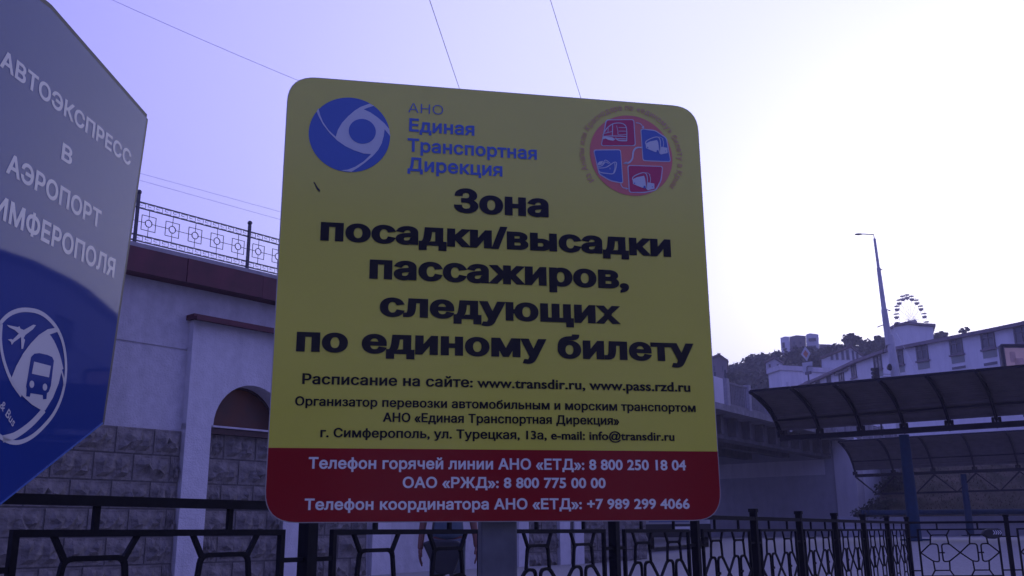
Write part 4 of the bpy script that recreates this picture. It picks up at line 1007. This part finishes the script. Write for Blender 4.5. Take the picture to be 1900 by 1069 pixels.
# the long curved facade
def long_building():
    ZE = 15.0; ev = [(1468, 723), (1500, 709.5), (1540, 692), (1590, 668.5), (1645, 648.5), (1700, 637.5), (1760, 626), (1830, 612.5), (1900, 598), (1960, 578), (2020, 520), (2080, 458), (2160, 412), (2260, 372), (2480, 300), (2800, 230)]
    P = [RZ(x, y, ZE) for x, y in ev]; zb = 5.0
    root = thing('long_building', Vector((P[5].x, P[5].y, zb)), 'long curved white building with grey windows behind the canopies and the lamp pole', 'building')
    back = azd(25)*12
    for i, (a, b) in enumerate(zip(P[:-1], P[1:])):
        m = MB(); a0, b0 = Vector((a.x, a.y, zb)), Vector((b.x, b.y, zb)); m.prism([a0, b0, b0+back, a0+back], Z*(ZE-zb-.24)); m.build('facade', M['bldg'], root)
        n = Vector(((b-a).y, -(b-a).x, 0)).normalized()
        e = MB(); e.prism([Vector((q.x, q.y, ZE-.24)) for q in (a+n*.35, b+n*.35, b+back, a+back)], Z*.24); e.build('eave', M['ridge'], root)
        r = MB(); r.poly([a+Z*.02+n*.3, b+Z*.02+n*.3, b+back*.5+Z*1.0, a+back*.5+Z*1.0], [(0, 1, 2, 3)]); r.build('roof', M['roof'], root)
        for zz in (11.55, 9.6):
            s = MB(); s.box(a0+Z*(zz-zb)+n*.002, b0-a0, n*.05, Z*.07); s.build('string_course', M['bldg2'], root)
    wins = [(1477, 1481, 719, 730, 0), (1493, 1500, 709.5, 725, 0), (1513, 1521, 702, 722, 0), (1534, 1541, 693, 717, 0), (1556, 1565, 684.5, 711, 0), (1579, 1588, 674.5, 703, 0),
            (1621, 1635.5, 662, 688.5, 14), (1656, 1675, 651, 679, 15), (1699, 1721, 641.5, 671, 16), (1761, 1785, 629, 660, 16), (1819, 1845, 618.5, 650, 17), (1880, 1910, 607, 641, 18),
            (1970, 2000, 592, 632, 18), (2080, 2115, 540, 590, 20)]
    for x0, x1, y0, y1, sp in wins:
        xm = (x0+x1)/2; i = max(k_ for k_ in range(len(ev)-1) if ev[k_][0] <= xm); a, b = P[i], P[i+1]; t = (b-a).normalized(); n = Vector((t.y, -t.x, 0))
        A = RP(x0, y0, a, n); B = RP(x1, y0, a, n); C_ = RP(x0, y1, a, n); w = B-A; w.z = 0; h = A.z-C_.z; q = Vector((A.x, A.y, C_.z)); ww = w.normalized(); tt = .12
        wf = MB()
        for bb in ((q, w, Z*tt), (q+Z*(h-tt), w, Z*tt), (q, ww*tt, Z*h), (q+w-ww*tt, ww*tt, Z*h), (q+w*.5-ww*.04, ww*.08, Z*h), (q+Z*h*.62, w, Z*.08)): wf.box(bb[0]+n*.002, bb[1], n*.09, bb[2])
        wo = wf.build('window', M['winframe'], root); MB().box(q+n*.004+Z*.03, w, n*.03, Z*(h-.06)).build('pane', M['winfar'], wo)
        MB().box(q-ww*.1-Z*.12, w+ww*.2, n*.16, Z*.11).build('sill', M['ridge'], wo)
        if sp:
            D = RP(x0, y1+sp, a, n); hh = C_.z-D.z-.14; MB().box(Vector((q.x, q.y, D.z))+n*.002, w, n*.04, Z*hh).build('spandrel', M['panelgrey'], root)
    for x0, x1, y0, y1 in ((1767, 1792, 682, 686.5), (1826, 1851, 674.5, 679.5)):
        i = max(k_ for k_ in range(len(ev)-1) if ev[k_][0] <= (x0+x1)/2); a, b = P[i], P[i+1]; t = (b-a).normalized(); n = Vector((t.y, -t.x, 0))
        A = RP(x0, y0, a, n); B = RP(x1, y0, a, n); C_ = RP(x0, y1, a, n); w = B-A; w.z = 0; MB().box(Vector((A.x, A.y, C_.z)), w, n*.05, Z*(A.z-C_.z)).build('basement_vent', M['winfar'], root)
    # lettered plate between the narrow windows
    i = 2; a, b = P[2], P[3]; t = (b-a).normalized(); n = Vector((t.y, -t.x, 0)); pl = Plane(a+n*.22, t, n)
    x0, x1 = 1546.5, 1571; q = [pl.at(x0, 690), pl.at(x1, 683.5)]; h = pl.at(x0, 688).y-pl.at(x0, 697).y
    y0 = pl.at(x0, 697).y; r = [(q[0].x, y0), (q[1].x, y0), (q[1].x, y0+h), (q[0].x, y0+h)]
    m = MB()
    for j in range(4): m.bar(pl.w(*r[j], -.06), pl.w(*r[(j+1) % 4], -.06), .10, .08)
    m.build('plate_frame', M['winframe'], root)
    v, f = text_mesh('ІСТОЮ', .012); X0 = min(p.x for p in v); X1 = max(p.x for p in v); mb = MB(); Wd = q[1].x-q[0].x
    mb.poly([pl.w(q[0].x+Wd*(.08+.84*(p.x-X0)/(X1-X0)), y0+h*(.2+.8*p.y), -.05) for p in v], f)
    put(flatmesh(mb, 'lettering', M['winframe'], WL[root.name]), 'lettering', root, WL[root.name])
long_building()
# ------------------------------------------------------------ ferris wheel
def ferris():
    d = 290; c = U(1692, 597, d); R = 51*d/FPX*1.02; hd = azd(52.5); nn = Vector((hd.y, -hd.x, 0))
    az = math.atan2(c.x, c.y); g = hill_z(az, math.hypot(c.x, c.y))
    root = thing('ferris_wheel', Vector((c.x, c.y, g)), 'ferris wheel with small dark cabins standing on the hilltop skyline', 'ferris wheel')
    P = lambda a, r, o=0: c + hd*math.cos(a)*r + Z*math.sin(a)*r + nn*o
    NC = 20; rim = MB()
    for o in (-.6, .6):
        rim.tube([P(2*math.pi*i/60, R*.93, o) for i in range(61)], .05, 4, caps=False)
    rim.build('rim', M['wheel'], root)
    sp = MB()
    for i in range(NC):
        for o in (-.6, .6): sp.bar(P(0, 0, o*1.5), P(2*math.pi*i/NC, R*.97, o), .05, .05)
    sp.build('spokes', M['wheel'], root)
    hb = MB(); hb.tube([c-nn*1.2, c+nn*1.2], .5, 12); hb.build('hub', M['wheel'], root)
    for s1 in (-1, 1):
        for s2 in (-1, 1):
            l = MB(); l.bar(c+nn*s1*1.3, Vector((c.x, c.y, g-1))+nn*s1*2.6+hd*s2*4.5, .45, .45); l.build('leg', M['cabin'], root)
    cab = MB().tube([(0, 0, -.30), (0, 0, -.12), (0, 0, .0)], [.80, .72, .1], 12).mesh('cabin_roof', M['cabin'])
    bowl = MB().tube([(0, 0, -1.75), (0, 0, -1.55), (0, 0, -1.15), (0, 0, -1.02)], [.25, .6, .72, .74], 12).tube([(0, 0, -1.5), (0, 0, -.1)], .05, 5).mesh('cabin', M['cabin'])
    for i in range(NC):
        a = 2*math.pi*(i+.45)/NC; p = P(a, R); cb = put(bowl, 'cabin', root, p); put(cab, 'cabin_roof', cb, p)
ferris()
# ------------------------------------------------------------ lamp pole
def lamp():
    d = 55; p0 = U(1650, 650, d); nn = Vector((0, -1, 0)); A = lambda x, y: RP(x, y, p0, nn)
    base = A(1667, 720); base = Vector((base.x, base.y, 6.2)); root = thing('street_lamp', Vector((base.x, base.y, 6.2)), 'tall grey street lamp pole with one thin arm, rising left of the ferris wheel', 'street lamp')
    s = d/FPX*1.02
    MB().tube([A(1622.6, 443), A(1630, 497)], [2.3*s, 2.6*s], 10).build('upper_tube', M['polecon'], root)
    MB().tube([A(1630, 497), A(1640.5, 575)], [3.5*s, 4.4*s], 12).build('middle_tube', M['polecon'], root)
    MB().tube([A(1640.3, 574), A(1650, 640)], [5.2*s, 6.4*s], 12).build('lower_tube', M['polecon'], root)
    bp = [A(1651, 622), A(1657, 665), A(1663, 705)]; bp.append(Vector((bp[-1].x, bp[-1].y, 6.2)))
    MB().tube(bp, [6.0*s, 7.6*s, 8.4*s, 9*s], 12).build('concrete_socket', M['polecon'], root)
    MB().tube([A(1622.4, 444), A(1621, 435.3), A(1600, 434.3)], .035, 6).build('arm', M['wheel'], root)
    h = MB(); b = A(1593, 434.8); vs = []; h.ball(b, 1, 12, 6)
    for v in h.v: q = v-b; v.x = b.x+q.x*.24; v.y = b.y+q.y*.13; v.z = b.z+q.z*.055
    h.build('lamp_head', M['wheel'], root)
    for x, y, x2, y2 in ((1641, 573, 1652, 577), (1647, 600, 1628, 607), (1634, 500, 1637, 501)):
        MB().bar(A(x, y), A(x2, y2), .05, .05).build('bracket', M['wheel'], root)
    for (x, y, dd), (x2, y2, d2), lb in (((1653, 598, 55), (1706, 700, 42), 'thin stay wire slanting down right from the lamp pole'), ((1636, 501, 55), (1790, 520, 90), 'faint wire running right from the upper lamp pole joint')):
        o = MB().tube([U(x, y, dd), U(x2, y2, d2)], .009, 5).build('stay_wire', M['wire'], None); tag(o, lb, 'wire')
    # loudspeaker and traffic light below
    sp = thing('loudspeaker', A(1645, 684), 'dark oval loudspeaker hanging at the left of the lamp pole', 'loudspeaker')
    b = MB(); c = A(1645, 684)-Vector((0, .3, 0)); b.tube([c+Vector((0, -.25, 0)), c+Vector((0, -.2, 0)), c+Vector((0, .1, 0))], [.10, .13, .07], 12)
    for v in b.v: v.z = c.z+(v.z-c.z)*1.6
    b.build('horn', M['blacksig'], sp); MB().bar(c, A(1655, 684), .05, .05).build('bracket', M['wheel'], sp)
    t = thing('traffic_light', A(1621, 705), 'dark traffic light head peeking over the canopy edge, left of the lamp pole', 'traffic light')
    c = A(1621, 698); MB().box(c+Vector((-.05, -.3, -.3)), (.28, 0, 0), (0, .3, 0), (0, 0, .75)).build('housing', M['blacksig'], t)
    for k_ in range(3): MB().tube([c+Vector((.02-.02, -.3, .32-.22*k_)), c+Vector((-.22, -.42, .32-.22*k_))], [.08, .10], 8).build('visor', M['blacksig'], t)
    MB().tube([c+Vector((.1, -.1, -.3)), Vector((c.x+.1, c.y-.1, 6.2))], .05, 6).build('pole', M['blacksig'], t)
    for i, (ya, yb) in enumerate(((701, 699), (706, 703))):
        MB().tube([A(1636, ya-7), A(1690+i*10, yb-3)], .025, 5).build('cable_arm', M['bldg2'], t)
lamp()
# ------------------------------------------------------------ road signs
def road_signs():
    d = 60; p0 = U(1495, 680, d); nn = -azd(60); A = lambda x, y, o=0: RP(x, y, p0, nn)+nn*o
    base = A(1499.5, 715); root = thing('priority_road_sign', Vector((base.x, base.y, 6.2)), 'diamond road sign with faded orange middle above a pale rectangular plate', 'sign')
    dm = [(1497, 670), (1486, 657.5), (1493.5, 643.5), (1503.5, 655.5)]; cc = (1495, 656.8)
    MB().prism([A(*q) for q in dm], -nn*.03).build('diamond_plate', M['sign_rear'], root)
    MB().prism([A(cc[0]+(x-cc[0])*.55, cc[1]+(y-cc[1])*.55, .004) for x, y in dm], nn*.004).build('diamond_centre', M['orange'], root)
    MB().prism([A(x, y, -.01) for x, y in ((1490, 692), (1488, 673.5), (1506.5, 670.5), (1507.5, 690))], -nn*.03).build('plate', M['sign_rear'], root)
    MB().tube([A(1495, 660, -.08), A(1499.5, 712, -.08), Vector((A(1499.5, 712, -.08).x, A(1499.5, 712, -.08).y, 6.2))], .05, 8).build('pole', M['galv'], root)
    MB().path([A(1498.5, 690, .06), A(1498.5, 681, .06), A(1501, 679.5, .06), A(1510, 680, .06)], .045).build('bracket_arm', M['winframe'], root)
    MB().box(A(1497, 696, .05), A(1507, 694, .05)-A(1497, 696, .05), nn*.1, Z*.18).build('clamp', M['winframe'], root)
road_signs()
def small_poles():
    for x, y0, y1, lb in ((1326.5, 690, 745, 'left thin pole on the bridge at the edge of the yellow sign'), (1345.5, 686, 745, 'right thin pole on the bridge, below the small gabled house')):
        a = U(x, y0, 46); b = U(x+.6, y1, 46); o = MB().tube([b-Z*.6, a], .045, 6).build('thin_pole', M['galv'], None); tag(o, lb, 'pole')
    a = U(1460.5, 709, 48); o = MB().tube([a-Z*2.5, a], .06, 6).build('white_bollard', M['bldg2'], None); tag(o, 'short white post peeking above the canopy edge', 'post')
small_poles()
def billboard():
    d = 44; p0 = U(1870, 660, d); nn = -azd(-4); A = lambda x, y, o=0: RP(x, y, p0, nn)+nn*o
    l = A(1857, 641); dr = Vector((-nn.y, nn.x, 0)); dr = azd(86); w = 5.0; top = l.z; h = 3.0
    root = thing('billboard', Vector((l.x+2.5, l.y, 6)), 'warm orange poster billboard in a dark frame at the right edge', 'billboard')
    tilt = Z*.0
    q = [l, l+dr*w, l+dr*w-Z*h, l-Z*h]
    MB().prism(q, -nn*.25).build('box', M['winframe'], root)
    fr = MB(); 
    for i in range(4): fr.bar(q[i]+nn*.02, q[(i+1) % 4]+nn*.02, .11, .11)
    fr.build('frame', M['rim'], root)
    ins = [l+dr*.14-Z*.12, l+dr*(w-.14)-Z*.12, l+dr*(w-.14)-Z*(h-.12), l+dr*.14-Z*(h-.12)]
    MB().prism([v+nn*.006 for v in ins], nn*.01).build('poster', M['poster'], root)
    for (a, b, c_, e) in ((.35, .30, .28, .5), (.55, .6, .45, .6), (.30, .95, .9, .8), (1.3, .3, .35, 1.4), (2.1, .5, 1.8, 1.6)):
        m = MB(); o_ = l+dr*a-Z*(b+e); m.prism([v+nn*.02 for v in rounded3(o_, dr*c_, Z*e)], nn*.006); m.build('poster_picture', M['posterp'], root)
    for s in (.8, w-.8): MB().bar(l+dr*s-Z*h-nn*.1, Vector((l.x, l.y, 6.0))+dr*s-nn*.1, .18, .18).build('post', M['rim'], root)
def rounded3(o, a, b):
    return [o+a*x+b*y for x, y in rounded([(0, 0), (1, 0), (1, 1), (0, 1)], .2, 4)]
billboard()
# ------------------------------------------------------------ minibus seen through the fence
def minibus():
    d = 31; c = ground_at(1258, d); w = 2.1; h = 2.55; l = 5.6; f = azd(8); rdir = Vector((f.y, -f.x, 0)); o = c - rdir*w/2
    root = thing('minibus', c, 'pale blue minibus parked beyond the fence, mostly hidden by the yellow sign', 'minibus')
    P = lambda x, y, z: o+rdir*x+f*y+Z*z
    prof = [(0, .40), (0, 1.3), (.08, 2.35), (.3, h), (l-1.2, h), (l-.5, 1.6), (l, 1.2), (l, .40)]
    m = MB(); m.prism([P(0, y, z) for y, z in prof], rdir*w); m.build('body', M['buswhite'], root, bevel=.08)
    lower = MB(); lower.box(P(-.01, -.03, .40), rdir*(w+.02), f*.06, Z*.42); lower.build('bumper', M['blacksig'], root)
    bl = MB(); bl.box(P(.12, -.02, .88), rdir*(w*.62), f*.03, Z*.62); bl.build('blue_panel', M['busblue'], root)
    g = MB(); g.box(P(.18, .0, 1.62), rdir*(w-.36), f*.06, Z*.62); g.build('rear_window', M['busglass'], root)
    for x in (.1, w-.28): MB().box(P(x, -.03, .95), rdir*.16, f*.05, Z*.4).build('tail_light', M['red'], root)
    MB().box(P(w*.45, -.05, .62), rdir*.5, f*.03, Z*.12).build('number_plate', M['stripe'], root)
    for x in (.05, w-.27):
        for y in (.9, l-1.0):
            wh = MB(); wh.tube([P(x, y, .36), P(x+.22, y, .36)], .36, 16); t = wh.build('wheel', M['tyre'], root); MB().tube([P(x-.01, y, .36), P(x+.23, y, .36)], .19, 12).build('rim', M['alu'], t)
    for s in (-.25, w+.05): MB().box(P(s, l-1.1, 1.5), rdir*.2, f*.1, Z*.3).build('mirror', M['blacksig'], root)
minibus()
# ------------------------------------------------------------ little black bag on the far fence
def fence_bag():
    c = U(1838, 990, 13.9-.06); root = thing('black_pouch', c-Z*.08, 'small black pouch with white stripes hung on the far right fence panel', 'pouch')
    m = MB(); m.prism([c+Vector((x, 0, z)) for x, z in ((-.16, -.005), (-.10, .055), (-.05, .068), (.12, .066), (.15, .02), (.13, -.05), (.03, -.075), (-.07, -.07))], (0, -.07, 0)); m.build('pouch', M['bag'], root, bevel=.015)
    for i in range(4):
        x = .0+.032*i; MB().prism([c+Vector((x+a, -.0735, z)) for a, z in ((0, .045), (.012, .045), (.034, .012), (.012, -.015), (.0, -.012), (.02, .012))], (0, -.003, 0)).build('stripe', M['stripe'], root)
fence_bag()
# ------------------------------------------------------------ person behind the fence
def person():
    d = 9.9; c = U(831, 990, d); g = G(c.x, c.y)
    root = thing('person', Vector((c.x, c.y, g)), 'person in grey blue top walking behind the fence, head hidden by the yellow sign', 'person')
    O = Vector((c.x, c.y, g)); f = Vector((0, -1, 0))   # facing the camera
    def skin_mesh(name, V, E, rad, m, sub=2):
        me = bpy.data.meshes.new(name); me.from_pydata([tuple(v) for v in V], E, []); o = bpy.data.objects.new(name, me); COL.objects.link(o)
        sm = o.modifiers.new('s', 'SKIN'); me.skin_vertices[0].data[0].use_root = True
        for i, r in enumerate(rad): me.skin_vertices[0].data[i].radius = r if isinstance(r, tuple) else (r, r)
        ss = o.modifiers.new('ss', 'SUBSURF'); ss.levels = sub; ss.render_levels = sub; sm.use_smooth_shade = True
        dg = bpy.context.evaluated_depsgraph_get(); dg.update(); m2 = bpy.data.meshes.new_from_object(o.evaluated_get(dg)); bpy.data.objects.remove(o)
        m2.materials.clear(); m2.materials.append(m)
        for p in m2.polygons: p.use_smooth = True
        return put(m2, name, root, O)
    # x to the viewer's right
    V = [(0, 0, .95), (0, 0, 1.12), (0, .01, 1.30), (0, .01, 1.44), (0, 0, 1.52), (0, -.01, 1.60), (0, -.015, 1.68),
         (-.17, .01, 1.42), (-.25, .02, 1.17), (-.275, -.03, .93), (-.28, -.052, .815), (.17, .01, 1.42), (.25, .02, 1.17), (.29, -.02, .95), (.305, -.043, .835),
         (-.09, 0, .88), (-.10, -.10, .50), (-.10, -.10, .10), (-.10, -.24, .05), (.09, 0, .88), (.10, .06, .50), (.10, .22, .14), (.10, .12, .05)]
    E = [(0, 1), (1, 2), (2, 3), (3, 4), (4, 5), (5, 6), (3, 7), (7, 8), (8, 9), (9, 10), (3, 11), (11, 12), (12, 13), (13, 14), (0, 15), (15, 16), (16, 17), (17, 18), (0, 19), (19, 20), (20, 21), (21, 22)]
    Rr = [(.15, .11), (.135, .10), (.15, .11), (.13, .10), .055, .075, .085, .065, .045, .033, .034, .065, .045, .033, .034, .085, .06, .042, .04, .085, .06, .042, .04]
    skin_mesh('body', V, E, Rr, M['skin'])
    # hands: palm and five separate bent fingers
    for s, hx, hy, hz in ((-1, -.28, -.05, .84), (1, .305, -.04, .86)):
        hv = [(hx, hy, hz), (hx, hy-.005, hz-.045), (hx, hy-.012, hz-.085)]; mb = MB()
        V2 = [hv[0], hv[1], hv[2]]; E2 = [(0, 1), (1, 2)]; R2 = [(.026, .026), (.022, .038), (.018, .040)]
        for k_, (dy, ln) in enumerate(((-.033, .070), (-.011, .080), (.011, .074), (.031, .058))):
            b = len(V2); V2 += [(hx, hy-.012+dy, hz-.10), (hx-s*.008, hy-.016+dy, hz-.10-ln*.5), (hx-s*.024, hy-.016+dy, hz-.10-ln)]
            E2 += [(2, b), (b, b+1), (b+1, b+2)]; R2 += [.0105, .0095, .0075]
        b = len(V2); V2 += [(hx-s*.014, hy-.045, hz-.045), (hx-s*.022, hy-.062, hz-.085)]; E2 += [(1, b), (b, b+1)]; R2 += [.011, .009]
        skin_mesh('hand', V2, E2, R2, M['skin'], 2)
    # clothes
    sh = [(0, 0, .90), (0, 0, 1.02), (0, 0, 1.14), (0, .01, 1.30), (0, .01, 1.43), (-.17, .01, 1.42), (-.225, .018, 1.24), (.17, .01, 1.42), (.225, .018, 1.24)]
    skin_mesh('shirt', sh, [(0, 1), (1, 2), (2, 3), (3, 4), (4, 5), (5, 6), (4, 7), (7, 8)], [(.185, .135), (.18, .13), (.165, .125), (.17, .125), (.145, .11), .085, .072, .085, .072], M['shirt'])
    tr = [(0, 0, .93), (-.09, 0, .86), (-.10, -.10, .50), (-.10, -.10, .12), (.09, 0, .86), (.10, .06, .50), (.10, .21, .17)]
    skin_mesh('trousers', tr, [(0, 1), (1, 2), (2, 3), (0, 4), (4, 5), (5, 6)], [(.165, .125), .11, .085, .07, .11, .085, .07], M['trous'])
    skin_mesh('hair', [(0, .02, 1.70), (0, .03, 1.64)], [(0, 1)], [.093, .085], M['hair'], 2)
    # face: nose, eyes, mouth, ears
    fc = MB(); fc.ball(O+Vector((0, -.105, 1.615)), .013, 6, 4, 1.6); fc.ball(O+Vector((-.088, 0, 1.62)), .02, 6, 4, 1.5); fc.ball(O+Vector((.088, 0, 1.62)), .02, 6, 4, 1.5); fc.build('nose_and_ears', M['skin'], root)
    ey = MB(); ey.ball(O+Vector((-.032, -.088, 1.64)), .011, 6, 4); ey.ball(O+Vector((.032, -.088, 1.64)), .011, 6, 4); ey.cbox(O+Vector((0, -.086, 1.575)), (.045, 0, 0), (0, .01, 0), (0, 0, .008)); ey.build('eyes_and_mouth', M['hair'], root)
    for x, y in ((-.10, -.20), (.10, .15)):
        b = MB(); b.ball(O+Vector((x, y, .05)), 1, 10, 6)
        for v in b.v: q = v-(O+Vector((x, y, .05))); v.x = O.x+x+q.x*.05; v.y = O.y+y+q.y*.14; v.z = O.z+.05+q.z*.05
        b.build('shoe', M['shoe'], root)
    # dark bag carried in front of the hips
    B0 = O+Vector((-.02, -.19, 0)); bag = thing('shoulder_bag', B0+Z*.55, 'black tapered bag carried in front of the hips of the person behind the fence', 'bag')
    m = MB(); top = [(-.22, .895), (-.12, .93), (.02, .925), (.14, .915), (.20, .86)]; bot = [(.10, .60), (.0, .58), (-.08, .60)]
    m.prism([B0+Vector((x, 0, z)) for x, z in top+bot], (0, -.10, 0)); m.build('pouch', M['bag'], bag, bevel=.02)
    MB().tube([B0+Vector((-.13, -.03, .92)), B0+Vector((-.10, -.02, 1.2)), B0+Vector((.1, .03, 1.47))], .012, 6).build('strap', M['bag'], bag)
person()

# ------------------------------------------------------------ unseen block added behind the camera to keep sky reflection off the lower sign
def rear_block():
    root = thing('added_rear_block', Vector((0, -15, 0)), 'long plain building block added out of view behind the camera to shape the sky reflection on the signs', 'building')
    MB().box((-32, -24, -.1), (64, 0, 0), (0, 9, 0), (0, 0, 7.4)).build('wall', M['bldg2'], root)
    MB().box((-32.5, -24.5, 7.3), (65, 0, 0), (0, 10, 0), (0, 0, .5)).build('roof', M['roof'], root)
    for i in range(12):
        x = -30+i*5.1; w = MB().box((x, -15.06, 1.0), (2.6, 0, 0), (0, .12, 0), (0, 0, 3.2)).build('window', M['winframe'], root)
        MB().box((x+.12, -14.99, 1.12), (2.36, 0, 0), (0, .06, 0), (0, 0, 2.96)).build('pane', M['winfar'], w)
rear_block()
# ------------------------------------------------------------ evening haze
def haze():
    m = bpy.data.materials.new('evening_haze'); m.use_nodes = True; t = m.node_tree; t.nodes.clear(); o = t.nodes.new('ShaderNodeOutputMaterial'); v = t.nodes.new('ShaderNodeVolumePrincipled')
    v.inputs['Color'].default_value = (.98, .92, 1, 1); v.inputs['Density'].default_value = HAZE; v.inputs['Anisotropy'].default_value = .2
    t.links.new(v.outputs[0], o.inputs['Volume'])
    b = MB().box((-425, -305, -2), (850, 0, 0), (0, 1030, 0), (0, 0, 92)); me = b.mesh('haze', m); ob = bpy.data.objects.new('haze', me); COL.objects.link(ob); ob['kind'] = 'stuff'
HAZE = .0015
haze()
